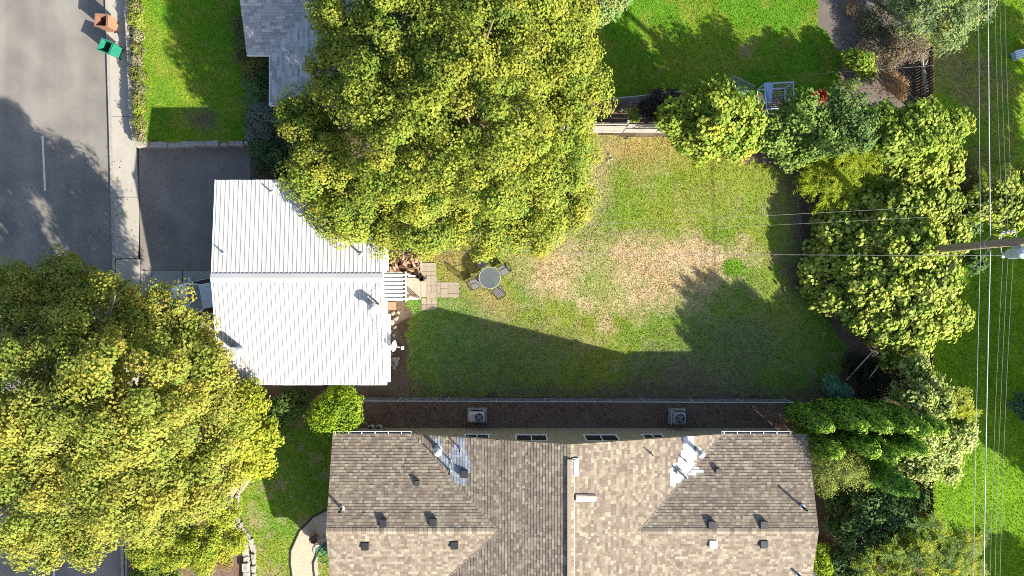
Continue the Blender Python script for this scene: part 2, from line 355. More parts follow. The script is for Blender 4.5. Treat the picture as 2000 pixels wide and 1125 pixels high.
def lawn(name, label, glabel, poly, z, colfn, dens, cell=0.11, blade=0.075, clip=None):
    xs = [p[0] for p in poly]; ys = [p[1] for p in poly]
    nx = int((max(xs) - min(xs)) / cell) + 2; ny = int((max(ys) - min(ys)) / cell) + 2
    gx = min(xs) + np.arange(nx) * cell; gy = min(ys) + np.arange(ny) * cell
    X, Y = np.meshgrid(gx, gy); X = X.ravel(); Y = Y.ravel()
    wob = lambda q, s: (fbm(X, Y, 1.4, s) - .5) * .9
    ok = inpoly(X + wob(X, 60), Y + wob(Y, 61), poly)
    idx = np.arange(nx * ny).reshape(ny, nx)
    F = np.stack([idx[:-1, :-1], idx[:-1, 1:], idx[1:, 1:], idx[1:, :-1]], -1).reshape(-1, 4)
    F = F[ok[F].all(1)]
    used = np.unique(F); rm = -np.ones(nx * ny, int); rm[used] = np.arange(len(used)); F = rm[F]
    X = X[used]; Y = Y[used]
    V = np.stack([X, Y, z + (fbm(X, Y, .8, 70) - .3) * .02], 1)
    o = npmesh(name, V, F, M_LAWN, None, colfn(X, Y) * .85, True); o["kind"] = "structure"; o["label"] = label
    area = len(F) * cell * cell; n = int(area * dens)
    fi = rng.integers(0, len(F), n); a = X[F[fi, 0]]; b = Y[F[fi, 0]]
    x = a + rng.random(n) * cell + rng.normal(size=n) * .06; y = b + rng.random(n) * cell + rng.normal(size=n) * .06
    if clip is not None:
        k = clip(x, y); x = x[k]; y = y[k]; n = len(x)
    c = colfn(x, y) * rng.uniform(.72, 1.35, (n, 1)) * rng.uniform(.93, 1.07, (n, 3))
    az = rng.random(n) * 2 * math.pi; tl = rng.uniform(.3, 1.25, n); L = blade * rng.uniform(.6, 1.5, n); w = rng.uniform(.012, .024, n)
    d = np.stack([np.cos(az) * np.sin(tl), np.sin(az) * np.sin(tl), np.cos(tl)], 1) * L[:, None]
    p = np.stack([x, y, np.full(n, z)], 1); s = np.stack([-np.sin(az), np.cos(az), np.zeros(n)], 1) * w[:, None]
    V = np.stack([p - s, p + s, p + d], 1).reshape(-1, 3); F = np.arange(n * 3).reshape(-1, 3)
    g = npmesh('grass', V, F, M_BLADE, None, np.repeat(c, 3, 0)); tag(g, glabel, 'grass', None, 'stuff')
PATIO = PX([(822, 513), (853, 513), (853, 550), (897, 550), (897, 580), (853, 580), (853, 606), (822, 606)])
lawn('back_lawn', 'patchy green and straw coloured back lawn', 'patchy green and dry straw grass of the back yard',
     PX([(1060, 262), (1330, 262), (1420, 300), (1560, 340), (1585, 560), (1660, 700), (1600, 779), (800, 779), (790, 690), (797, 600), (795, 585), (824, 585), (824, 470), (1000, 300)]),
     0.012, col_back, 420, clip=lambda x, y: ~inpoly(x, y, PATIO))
lawn('neighbour_lawn', 'lush green lawn beyond the white plank fence', 'lush green grass beyond the white plank fence',
     PX([(1060, -60), (1600, -60), (1605, 60), (1650, 110), (1640, 190), (1420, 190), (1060, 200)]), 0.012, col_plush, 420)
lawn('front_lawn', 'raised lush green lawn behind the retaining wall', 'lush green grass of the raised lawn by the sidewalk',
     PX([(265, -60), (470, -60), (478, 60), (492, 130), (492, 278), (268, 278)], .5), 0.512, col_plush, 420)
BEDP = PX([(640, 996), (612, 1010), (585, 1038), (569, 1075), (568, 1100), (576, 1160), (660, 1160), (660, 990)])
lawn('side_lawn', 'green front lawn left of the tan house', 'green and olive grass between stone wall and tan house',
     PX([(495, 800), (570, 790), (640, 830), (680, 840), (680, 1160), (498, 1160), (492, 1080), (470, 1010), (468, 985), (480, 935)]), 0.012, col_front, 420,
     clip=lambda x, y: ~inpoly(x, y, BEDP))
lawn('hose_lawn', 'small grass patch beside the garden hose', 'small tuft of grass under the green hose',
     PX([(660, 1050), (636, 1062), (618, 1085), (614, 1110), (620, 1160), (680, 1160)]), 0.03, col_front, 420)
lawn('east_lawn', 'mown lawn under the power lines at the right', 'mown striped grass under the power lines',
     PX([(1800, -100), (2140, -100), (2140, 1260), (1800, 1260)]), 0.012, col_east, 420)
# raised plot carrying the front lawn
struct('raised_soil', MB().prism(PX([(264, -200), (640, -200), (640, 150), (500, 278), (268, 278)], .5), -0.1, 0.5), M_SOIL, 'raised soil under the lawn by the sidewalk')
# ---------------------------------------------------------------- houses: shared bits
M_SHING = mat('asphalt_shingle', (1, 1, 1), (0.8, 0.8, 0.8), 0.95, 30, 8, 0.0, 90, attr=True)
M_DECK = mat('roof_deck', (0.16, 0.13, 0.11), (0.1, 0.08, 0.07), .9, 6)
M_WHITEP = mat('white_paint', (0.78, 0.78, 0.77), (0.68, 0.68, 0.67), .5, 3, 6)
M_TAN = mat('tan_stucco', (0.34, 0.29, 0.21), (0.28, 0.24, 0.17), .9, 3, 8, .2, 60)
M_GLASS = mat('window_glass', (0.025, 0.028, 0.03), (0.016, 0.018, 0.02), .06, 1, 2, spec=.4)
M_BLACK = mat('black_metal', (0.03, 0.03, 0.032), (0.018, 0.018, 0.02), .5, 8, 4)
M_GALV = mat('galvanised_steel', (0.40, 0.415, 0.43), (0.30, 0.31, 0.325), .5, 9, 6, metal=.1)
M_LEAD = mat('lead_flashing', (0.48, 0.49, 0.50), (0.36, 0.37, 0.38), .6, 9, 5)
def interval(poly, v):
    us = []
    n = len(poly)
    for i in range(n):
        (u0, v0), (u1, v1) = poly[i], poly[(i + 1) % n]
        if (v0 <= v <= v1) or (v1 <= v <= v0):
            if abs(v1 - v0) < 1e-9: us += [u0, u1]
            else: us.append(u0 + (u1 - u0) * (v - v0) / (v1 - v0))
    return (min(us), max(us)) if len(us) >= 2 else None
def shingles(O, U, Vd, poly, pal, rs, course=0.135, tmin=.10, tmax=.25, recol=None):
    """list of shingles: (4 top corners, 2 butt corners, colour) on a plane O + u U + v Vd"""
    O = Vector(O); U = Vector(U).normalized(); Vd = Vector(Vd).normalized(); N = U.cross(Vd).normalized(); flip = N.z < 0
    if flip: N = -N
    out = []; vmin = min(p[1] for p in poly); vmax = max(p[1] for p in poly)
    r = int(math.floor(vmin / course))
    while r * course < vmax - 0.01:
        v0 = max(r * course, vmin) + 1e-4; v1 = min((r + 1) * course, vmax) - 1e-4; r += 1
        a = interval(poly, v0); b = interval(poly, v1)
        if not a or not b or v1 - v0 < .01: continue
        lo = min(a[0], b[0]); hi = max(a[1], b[1]); u = lo - rs.uniform(0, .3); shade = rs.uniform(.92, 1.06)
        while u < hi:
            w = rs.uniform(tmin, tmax); ua, ub = u + .002, u + w - .002; u += w
            q = [max(ua, a[0]), min(ub, a[1]), min(ub, b[1]), max(ua, b[0])]
            if q[1] - q[0] < .012 and q[2] - q[3] < .012: continue
            q[1] = max(q[1], q[0]); q[2] = max(q[2], q[3])
            t = .013 + rs.choice([0, .002, .006])
            P = lambda uu, vv, h: O + U * uu + Vd * vv + N * h
            c = np.array(pal[rs.choice(len(pal))]) * rs.uniform(.88, 1.1) * shade
            mid = P((q[0] + q[1]) / 2, (v0 + v1) / 2, 0)
            if recol is not None:
                c2 = recol(mid, rs)
                if c2 is not None: c = np.array(c2)
            out.append(([P(q[0], v0, t), P(q[1], v0, t), P(q[2], v1, .004), P(q[3], v1, .004), P(q[0], v0, -.004), P(q[1], v0, -.004)], c, mid, flip))
    return out
def shingle_parts(sh, house, nmax=300):
    """the shingles nearest the camera are pieces of their own, the rest one mesh"""
    d = np.array([(s[2] - Vector((0, 0, CAMH))).length for s in sh]); order = np.argsort(d)
    near = set(order[:nmax].tolist())
    TR = {False: [(0, 1, 2, 3), (4, 5, 1, 0)], True: [(3, 2, 1, 0), (0, 1, 5, 4)]}
    for i in near:
        V = np.array([list(p) for p in sh[i][0]]); npmesh('shingle', V, np.array(TR[sh[i][3]]), M_SHING, house, sh[i][1])
    V = []; F = []; C = []
    for i, s in enumerate(sh):
        if i in near: continue
        b = len(V); V += [list(p) for p in s[0]]; F += [[q + b for q in f] for f in TR[s[3]]]; C += [s[1]] * 6
    o = npmesh('shingle_field', np.array(V), np.array(F), M_SHING, house, np.array(C)); o["kind"] = "stuff"; o["label"] = 'courses of small roof shingles'
def slab_quad(mb, pts, th=.1):
    n = len(pts); top = [Vector(p) for p in pts]; bot = [p - Vector((0, 0, th)) for p in top]
    mb.add(top + bot, [tuple(range(n)), tuple(range(2 * n - 1, n - 1, -1))] + [(i, n + i, n + (i + 1) % n, (i + 1) % n) for i in range(n)])
def window(parent, cx, y, cz, w, h, nrm=(0, 1), panes=2, name='window', fm=None):
    """window in a wall plane; nrm is the outward direction in plan"""
    fm = fm or M_WHITEP; n = Vector((nrm[0], nrm[1], 0)); t = Vector((-nrm[1], nrm[0], 0)); c = Vector((cx, y, cz)); R = Matrix((t, n, Vector((0, 0, 1)))).transposed()
    f = MB()
    for sx in (-1, 1): f.box(c + t * (sx * (w / 2)) + n * .01, (.06, .03, h + .06), M=R)
    for sz in (-1, 1): f.box(c + Vector((0, 0, sz * h / 2)) + n * .012, (w + .058, .028, .06), M=R)
    if panes == 2: f.box(c + n * .008, (.05, .024, h - .06), M=R)
    o = f.build(name, fm, parent)
    for k in range(panes):
        pw = (w - .06) / panes
        MB().box(c + t * ((k - (panes - 1) / 2) * pw) + n * .002, (pw - .02, .010, h - .05), M=R).build('pane', M_GLASS, o)
    MB().box(c + Vector((0, 0, -h / 2 - .06)) + n * .015, (w + .14, .035, .05), M=R).build('sill', fm, o)
    return o
def pipe_vent(house, p, r=.05, h=.45, m=None, flash=True, cap=False, name='vent_pipe'):
    m = m or M_BLACK
    o = MB().lathe([(r, -.1), (r, h), (r * .75, h), (r * .75, h - .1)], p, 12).build(name, m, house)
    if flash: MB().lathe([(r * 2.3, -.05), (r * 2.2, .02), (r * 1.3, .05), (r * 1.15, .09)], p, 12).build('flashing', M_LEAD, o)
    if cap: MB().lathe([(r * 1.0, h + .02), (r * 1.9, h + .03), (r * 1.9, h + .13), (r * .6, h + .22)], p, 14).build('rain_cap', M_LEAD, o)
    return o
def box_vent(house, p, s=.36, h=.085, m=None):
    m = m or M_BLACK
    b = MB().box((p[0], p[1], p[2] + h * .3), (s * .8, s * .8, h * 1.2)).build('box_vent', m, house)
    MB().bbox((p[0], p[1], p[2] + h), (s, s, .07), .02).build('hood', m, b)
    return b

# ---------------------------------------------------------------- tan shingled house (lower centre)
E0, MSL = 3.0, 0.288
XL, XV, XR, XV2, XE = -8.40, -4.73, 2.55, 9.84, 13.84
YN, YR, YS, YB = -6.85, -10.98, -15.11, -19.0
HR = E0 + MSL * (XR - XV); HW = E0 + MSL * (YN - YR)
th = empty('shingled_house', (0, 0, 0), 'long tan house with brown shingled cross gable roof and patched vents', 'house')
rs = np.random.default_rng(3)
PALB = [(c_[0] * .82, c_[1] * .84, c_[2] * .82) for c_ in ((.26, .215, .168), (.225, .172, .138), (.31, .258, .20), (.19, .148, .122), (.345, .30, .235), (.25, .20, .16), (.285, .228, .178), (.21, .166, .138))]
silver = PX([(838, 862), (858, 858), (872, 900), (885, 872), (893, 857), (906, 857), (910, 880), (918, 905), (916, 935), (905, 955), (893, 948), (866, 915)], 3.9)
white = PX([(1338, 852), (1358, 852), (1360, 880), (1368, 890), (1360, 905), (1378, 925), (1355, 932), (1325, 945), (1313, 960), (1309, 915), (1330, 900), (1335, 880)], 3.8)
def recol(mid, r):
    x, y = mid.x, mid.y
    if inpoly(np.array([x]), np.array([y]), silver)[0]: return np.array((.235, .265, .305)) * r.uniform(.7, 1.2)
    if inpoly(np.array([x]), np.array([y]), white)[0]: return np.array((.62, .62, .63)) * r.uniform(.85, 1.06)
    f = fbm(np.array([x]), np.array([y]), .55, 15)[0]
    return None
SQ = math.sqrt(1 + MSL * MSL)
sh = []
# wings: north and south slopes (courses run along x)
for (x0, x1, xv0, xv1) in ((XL, XV, XV, XV + (YN - YR)), (XV2, XE, XV2 - (YN - YR), XE)):
    left = x0 == XL
    D = (YN - YR) * SQ
    if left: pn = [(XL, 0), (XV, 0), (XV + (YN - YR), D), (XL, D)]
    else: pn = [(XV2, 0), (XE, 0), (XE, D), (XV2 - (YN - YR), D)]
    sh += shingles((0, YN, E0), (1, 0, 0), (0, -1, MSL), pn, PALB, rs, recol=recol)
    sh += shingles((0, YS, E0), (1, 0, 0), (0, 1, MSL), pn, PALB, rs, recol=recol)
# centre block: west and east slopes (courses run along y)
def cpoly(sgn):
    w = (YN - YR); A = [(YN, 0), (YN, (XR - XV) * SQ), (YR, (XR - XV) * SQ), (YR, w * SQ)]
    B = [(YR, w * SQ), (YR, (XR - XV) * SQ), (YB, (XR - XV) * SQ), (YB, 0), (YS, 0)]
    return A, B
for P_ in cpoly(1): sh += shingles((XV, 0, E0), (0, 1, 0), (1, 0, MSL), P_, PALB, rs, recol=recol)
for P_ in cpoly(1): sh += shingles((XV2 + 0.0, 0, E0), (0, 1, 0), (-1, 0, MSL), P_, PALB, rs, recol=recol)
shingle_parts(sh, th, 300)
dk = MB(); e = .012
for s_ in ((XL, XV, XV + (YN - YR), XL), (XE, XV2, XV2 - (YN - YR), XE)):
    a, b, c, d = s_
    slab_quad(dk, [(a, YN, E0 - e), (b, YN, E0 - e), (c, YR, HW - e), (d, YR, HW - e)]); slab_quad(dk, [(a, YS, E0 - e), (b, YS, E0 - e), (c, YR, HW - e), (d, YR, HW - e)])
for xv in (XV, XV2):
    sg = 1 if xv == XV else -1; xm = xv + sg * (YN - YR)
    slab_quad(dk, [(xv, YN, E0 - e), (xm, YR, HW - e), (XR, YR, HR - e), (XR, YN, HR - e)])
    slab_quad(dk, [(xm, YR, HW - e), (xv, YS, E0 - e), (xv, YB, E0 - e), (XR, YB, HR - e), (XR, YR, HR - e)])
dk.build('roof_deck', M_DECK, th)
# ridge caps, each piece its own
capm = {}
def ridge_caps(p0, p1, step, wid, drop):
    p0 = Vector(p0); p1 = Vector(p1); d = (p1 - p0); L = d.length; d.normalize(); sd_ = Vector((-d.y, d.x, 0))
    n = int(L / step)
    for i in range(n):
        a = p0 + d * (i * step); b = p0 + d * (i * step + step * .985); z = Vector((0, 0, .028)); z2 = Vector((0, 0, .02))
        V = [a - sd_ * wid + z - Vector((0, 0, drop)), a + z, a + sd_ * wid + z - Vector((0, 0, drop)), b - sd_ * wid + z2 - Vector((0, 0, drop)), b + z2, b + sd_ * wid + z2 - Vector((0, 0, drop)), a - sd_ * wid - Vector((0, 0, drop)), a, a + sd_ * wid - Vector((0, 0, drop))]
        F = [(0, 1, 4, 3), (1, 2, 5, 4), (6, 7, 1, 0), (7, 8, 2, 1)]
        c = np.array(PALB[rs.integers(len(PALB))]) * rs.uniform(.95, 1.15)
        npmesh('ridge_cap', np.array([list(v) for v in V]), np.array(F), M_SHING, th, c)
ridge_caps((XL, YR, HW), (XV + (YN - YR) - .1, YR, HW), .2, .14, .14 * MSL)
ridge_caps((XE, YR, HW), (XV2 - (YN - YR) + .1, YR, HW), .2, .14, .14 * MSL)
rv = MB(); rv.add([(XR - .13, YN - .65, HR - .03), (XR - .13, YN - .65, HR + .06), (XR + .02, YN - .65, HR + .08), (XR + .22, YN - .65, HR - .03),
                   (XR - .13, YB, HR - .03), (XR - .13, YB, HR + .06), (XR + .02, YB, HR + .08), (XR + .22, YB, HR - .03)],
                  [(0, 1, 2, 3), (7, 6, 5, 4), (1, 0, 4, 5), (2, 1, 5, 6), (3, 2, 6, 7)])
rv.build('ridge_vent', mat('ridge_vent', (.33, .26, .2), (.26, .2, .16), .9, 12, 6), th)
ridge_caps((XR + .02, YN, HR - .005), (XR + .02, YN - .66, HR - .005), .2, .14, .14 * MSL)
ridge_caps((XR + .04, YN - .68, HR + .055), (XR + .04, YB, HR + .055), .2, .12, .045)
# valley flashings
for (a, b) in (((XV, YN, E0), (XV + (YN - YR), YR, HW)), ((XV2, YN, E0), (XV2 - (YN - YR), YR, HW)), ((XV, YS, E0), (XV + (YN - YR), YR, HW)), ((XV2, YS, E0), (XV2 - (YN - YR), YR, HW))):
    a = Vector(a) + Vector((0, 0, .028)); b = Vector(b) + Vector((0, 0, .028)); d = (b - a).normalized(); s2 = Vector((-d.y, d.x, 0)).normalized() * .018
    MB().quad(a - s2, a + s2, b + s2, b - s2).build('valley_flashing', mat('valley', (.25, .2, .16), (.2, .16, .13), .8, 8), th)
# walls, gable, fascia, gutters, windows
WN_, WS_, WW_, WE_ = -7.18, -14.8, -8.05, 13.5
body = MB()
body.prism([(WW_, WN_ - .002), (WE_, WN_ - .002), (WE_, WS_), (WW_, WS_)], 0, 2.95)
body.prism([(XV + .3, WS_), (XV2 - .3, WS_), (XV2 - .3, YB + .3), (XV + .3, YB + .3)], 0, 2.95)
body.build('wall', M_TAN, th)
g = MB(); zz = lambda x: E0 - .1 + MSL * ((x - XV) if x < XR else (XV2 - x))
g.add([(XV + .05, WN_, 2.7), (XV2 - .05, WN_, 2.7), (XR, WN_, zz(XR) - .02), (XV + .05, WN_ - .3, 2.7), (XV2 - .05, WN_ - .3, 2.7), (XR, WN_ - .3, zz(XR) - .02)], [(0, 1, 2), (5, 4, 3), (0, 2, 5, 3), (2, 1, 4, 5)])
g.build('gable', M_TAN, th)
for xx in (WW_, WE_):
    MB().add([(xx, YN - .33, 2.94), (xx, YS + .33, 2.94), (xx, YR, HW - .12), (xx - np.sign(xx) * .2, YN - .33, 2.94), (xx - np.sign(xx) * .2, YS + .33, 2.94), (xx - np.sign(xx) * .2, YR, HW - .12)], [(0, 1, 2), (5, 4, 3), (0, 2, 5, 3), (2, 1, 4, 5)]).build('gable', M_TAN, th)
window(th, -1.7, WN_ + .003, 2.1, 1.15, .95); window(th, .93, WN_ + .003, 2.37, 1.46, 1.25); window(th, 4.28, WN_ + .003, 2.37, 1.56, 1.25); window(th, 6.82, WN_ + .003, 2.1, .95, .95)
for a, b in ((XL + .02, XV), (XV2, XE - .75)):
    gt = MB(); y0 = YN + .005
    gt.box(((a + b) / 2, y0 + .12, E0 - .055), (b - a, .012, .11)); gt.box(((a + b) / 2, y0 + .062, E0 - .11), (b - a, .11, .01)); gt.box(((a + b) / 2, y0 + .008, E0 - .06), (b - a, .012, .10))
    for q in (a, b): gt.box((q, y0 + .062, E0 - .057), (.012, .13, .115))
    go = gt.build('gutter', M_WHITEP, th); MB().box(((a + b) / 2, y0 + .062, E0 - .075), (b - a - .03, .09, .05)).build('debris', M_BLACK, go)
    nb = int((b - a) / .62)
    for i in range(nb + 1): MB().box((a + .1 + i * .62, y0 + .062, E0 + .0045), (.03, .115, .012)).build('hanger', M_WHITEP, go)
    MB().box(((a + b) / 2, YN - .04, E0 - .115), (b - a, .03, .17)).build('fascia', M_TAN, th)
for sg in (-1, 1):
    x0, x1 = (XV, XR) if sg < 0 else (XV2, XR)
    f = MB(); f.add([(x0, YN + .004, E0 - .03), (x1, YN + .004, HR - .03), (x1, YN + .004, HR - .22), (x0, YN + .004, E0 - .22), (x0, YN - .03, E0 - .03), (x1, YN - .03, HR - .03), (x1, YN - .03, HR - .22), (x0, YN - .03, E0 - .22)], [(0, 1, 2, 3), (7, 6, 5, 4), (0, 4, 5, 1), (3, 2, 6, 7)])
    f.build('rake_board', M_TAN, th)
def roofz(x, y):
    wing = E0 + MSL * min(YN - y, y - YS); cen = E0 + MSL * min(x - XV, XV2 - x)
    if x < XV or x > XV2: return wing
    return max(wing, cen)
def onroof(px, py):
    h = 3.6
    for _ in range(6):
        p = W(px, py, h); h = roofz(p.x, p.y)
    return Vector((p.x, p.y, h))
for px, py, r, hh in ((668, 993, .06, .5), (1567, 990, .06, .5), (1272, 886, .03, .4), (899, 876, .035, .55), (880, 899, .03, .5), (879, 919, .04, .6), (1338, 899, .03, .35), (1334, 927, .04, .55), (1558, 1121, .06, .35)): pipe_vent(th, onroof(px, py), r, hh)
pipe_vent(th, onroof(858, 877), .1, .55, M_LEAD, True, True, 'flue_pipe'); pipe_vent(th, onroof(1362, 880), .09, .6, M_LEAD, True, True, 'flue_pipe')
for px, py in ((749, 1020), (846, 1019), (1390, 1024), (1491, 1024), (714, 1066), (888, 1064), (1491, 1062), (907, 925)): box_vent(th, onroof(px, py))
box_vent(th, onroof(1392, 1062), m=M_WHITEP); box_vent(th, onroof(1325, 920), .26, .16, mat('grey_vent', (.3, .3, .3), (.2, .2, .2), .7))
for px, py in ((814, 945), (1402, 922)):
    p = onroof(px, py); a = MB().add([p + Vector(q) for q in ((-.13, .16, .0), (.13, .16, .0), (.13, -.2, -.01), (-.13, -.2, -.01), (-.11, .16, .13), (.11, .16, .13))], [(0, 1, 5, 4), (4, 5, 2, 3), (0, 4, 3), (1, 2, 5), (0, 3, 2, 1)]).build('slant_vent', M_BLACK, th)
    MB().box(p + Vector((0, -.25, .03)), (.5, .32, .012), M=Matrix.Rotation(-math.atan(MSL), 3, 'X')).build('flashing', mat('worn_flashing', (.4, .34, .28), (.3, .25, .2), .8), a)
p = onroof(1122, 912); R_ = Matrix.Rotation(math.atan(MSL), 3, 'Y')
sk = MB().box(p + Vector((.04, 0, .05)), (.3, .8, .05), M=R_).build('skylight', mat('skylight_frame', (.3, .31, .32), (.25, .26, .27), .6), th); MB().box(p + Vector((.045, 0, .09)), (.2, .7, .035), M=R_).build('pane', mat('skylight_pane', (.36, .4, .43), (.3, .34, .37), .4, 3), sk)
p = onroof(1143, 972); hc = MB(); pr = [(math.cos(t) * .17, math.sin(t) * .15) for t in np.linspace(0, math.pi, 9)]
R2 = R_ @ Matrix.Rotation(math.radians(-7), 3, 'Z')
hc.add([R2 @ Vector((-.48, y, z)) + p + Vector((0, 0, .01)) for y, z in pr] + [R2 @ Vector((.48, y, z)) + p + Vector((0, 0, .01)) for y, z in pr], [(i, i + 1, i + 10, i + 9) for i in range(8)] + [tuple(range(8, -1, -1)), tuple(range(9, 18))])
hc.build('duct_cover', mat('tan_metal', (.55, .43, .36), (.48, .38, .32), .6, 4), th)
# air conditioners and meters beside it
def ac(px, py, label, sx, sy, hgt, fanx, m, fr, rz=0.0):
    r = empty('air_conditioner', W(px, py), label, 'air conditioner', 'air conditioners behind the tan house', rz)
    MB().box((0, 0, .04), (sx + .2, sy + .2, .09)).build('pad', M_CONC, r)
    b = MB().bbox((0, 0, .09 + hgt / 2), (sx, sy, hgt), .09).build('casing', m, r)
    lou = MB()
    for k in range(7): lou.box((0, sy / 2 + .006, .2 + k * (hgt - .25) / 7), (sx * .75, .012, .02)); lou.box((sx / 2 + .006, 0, .2 + k * (hgt - .25) / 7), (.012, sy * .75, .02))
    lou.build('louvre', M_BLACK, b)
    MB().lathe([(fr, 0), (fr, .012)], (fanx, 0, .092 + hgt), 24).build('fan_well', M_BLACK, r)
    f = MB()
    for k in range(4):
        a = k * math.pi / 2 + .4; f.quad(*[Vector((fanx, 0, .108 + hgt)) + Vector((math.cos(a + t) * q, math.sin(a + t) * q, z)) for q, t, z in ((.06, -.2, 0), (fr * .85, -.05, 0), (fr * .85, .55, .012), (.06, .5, .012))])
    f.lathe([(.08, 0), (.08, .03), (.04, .04)], (fanx, 0, .105 + hgt), 12); f.build('fan', mat('grey_plastic', (.2, .2, .21), (.15, .15, .16), .6), r)
    gd = MB()
    for q in (.55, 1.0):
        gd.tube([(fanx + fr * q * math.cos(t), fr * q * math.sin(t), .13 + hgt) for t in np.linspace(0, 2 * math.pi, 25)], .005, 4, False)
    for k in range(4): gd.tube([(fanx + fr * math.cos(k * math.pi / 4), fr * math.sin(k * math.pi / 4), .135 + hgt), (fanx - fr * math.cos(k * math.pi / 4), -fr * math.sin(k * math.pi / 4), .135 + hgt)], .004, 4)
    gd.build('guard', M_GALV, r)
    return r
ac(932, 810, 'beige chamfered air conditioner with the fan on one side', .82, .54, .62, .13, mat('beige_metal', (.5, .46, .43), (.42, .39, .37), .5, 4), .21)
r2 = ac(1321, 812, 'square grey air conditioner inside a metal guard frame', .64, .62, .68, 0, mat('slate_metal', (.30, .33, .36), (.24, .27, .3), .5, 4), .24)
fr_ = MB(); fr_.tube([(-.42, -.3, 0), (-.42, -.3, .75), (-.42, .42, .75), (.3, .42, .75), (.3, .42, 0)], .02, 6); fr_.tube([(-.42, .42, 0), (-.42, .42, .75)], .02, 6); fr_.build('guard_frame', M_GALV, r2)
mt = empty('gas_meter', W(736, 831), 'pair of grey gas meters low on the tan wall', 'meter')
for sx in (-.2, .2):
    b = MB().bbox((sx, 0, .42), (.3, .2, .36), .05).build('meter_case', mat('meter_grey', (.36, .36, .35), (.28, .28, .28), .5, 5), mt); MB().lathe([(.09, 0), (.09, .06)], (sx, 0, .6), 12).build('dial', M_BLACK, b)
MB().tube([(-.45, -.08, 0), (-.45, -.08, .7), (.45, -.08, .7), (.45, -.08, 0)], .025, 6).build('pipe', M_GALV, mt)

# ---------------------------------------------------------------- white metal-roofed house
M_WALL2 = mat('cream_siding', (.55, .52, .46), (.48, .45, .4), .8, 3, 6, .1)
M_METAL = mat('white_roof_metal', (.41, .416, .42), (.385, .39, .395), .45, 1.2, 8, spec=.4, c3=(.375, .377, .372), big=.5)
X0, X1, YRG, YNE, YSE = -13.40, -5.78, .45, 4.89, -4.45
ZR, ZN, ZS = 4.55, 4.15, 3.7
wh = empty('white_house', (0, 0, 0), 'single storey house with white ribbed metal roof and carport', 'house')
pw = .62; npan = int(math.ceil((X1 - X0) / pw)); pw = (X1 - X0) / npan
def rib_profile(w, rh=.021):
    out = [(0, 0)]; s_ = w / 3
    for k in range(3):
        c = (k + .5) * s_; out += [(c - .026, 0), (c - .012, rh), (c + .012, rh), (c + .026, 0)]
    return out + [(w - .001, 0)]
def metal_panel(p0, axis, run, prof, m, parent, name='roof_panel', th_=.006):
    """ribbed sheet: profile across 'axis', swept along 'run'"""
    A = Vector(axis); R = Vector(run); n = len(prof); V = []
    for base in (Vector(p0), Vector(p0) + R):
        V += [base + A * a + Vector((0, 0, z)) for a, z in prof]
    F = [(i, i + 1, n + i + 1, n + i) for i in range(n - 1)]
    V += [v - Vector((0, 0, th_)) for v in V[:2 * n]]
    F += [(2 * n + n + i, 2 * n + n + i + 1, 2 * n + i + 1, 2 * n + i) for i in range(n - 1)]
    F += [(i + 1, i, 2 * n + i, 2 * n + i + 1) for i in range(n - 1)] + [(n + i, n + i + 1, 3 * n + i + 1, 3 * n + i) for i in range(n - 1)]
    return MB().add(V, F).build(name, m, parent)
for i in range(npan):
    x = X0 + i * pw; pr = rib_profile(pw); dz = .0015 * (i % 2)
    metal_panel((x, YRG + .02, ZR + dz), (1, 0, 0), (0, YNE - YRG - .02 + random.uniform(-.01, .01), ZN - ZR), pr, M_METAL, wh)
    metal_panel((x, YRG - .02, ZR + dz), (1, 0, 0), (0, YSE - YRG + .02 + random.uniform(-.01, .01), ZS - ZR), rib_profile(pw, .029), M_METAL, wh)
rc = MB(); rc.add([(X0 - .03, YRG + .2, ZR + .03), (X0 - .03, YRG, ZR + .085), (X0 - .03, YRG - .2, ZR + .02), (X1 + .03, YRG + .2, ZR + .03), (X1 + .03, YRG, ZR + .085), (X1 + .03, YRG - .2, ZR + .02)], [(0, 1, 4, 3), (1, 2, 5, 4), (0, 2, 1), (3, 4, 5)])
rc.build('ridge_cap', M_METAL, wh)
dk = MB(); slab_quad(dk, [(X0 + .04, YNE - .06, ZN - .04), (X1 - .02, YNE - .06, ZN - .04), (X1 - .02, YRG, ZR - .04), (X0 + .04, YRG, ZR - .04)], .16)
slab_quad(dk, [(X0 + .04, YSE + .06, ZS - .04), (X1 - .02, YSE + .06, ZS - .04), (X1 - .02, YRG, ZR - .04), (X0 + .04, YRG, ZR - .04)], .16)
dk.build('roof_deck', M_WHITEP, wh)
for xx in (X0 - .012, X1 + .012):
    f = MB()
    for ya, za, yb, zb in ((YNE, ZN, YRG, ZR), (YSE, ZS, YRG, ZR)):
        f.add([(xx - .012, ya, za + .02), (xx + .012, ya, za + .02), (xx + .012, yb, zb + .02), (xx - .012, yb, zb + .02), (xx - .012, ya, za - .2), (xx + .012, ya, za - .2), (xx + .012, yb, zb - .2), (xx - .012, yb, zb - .2)], [(0, 1, 2, 3), (0, 3, 7, 4), (1, 5, 6, 2), (4, 7, 6, 5), (0, 4, 5, 1)])
    f.build('fascia', M_WHITEP, wh)
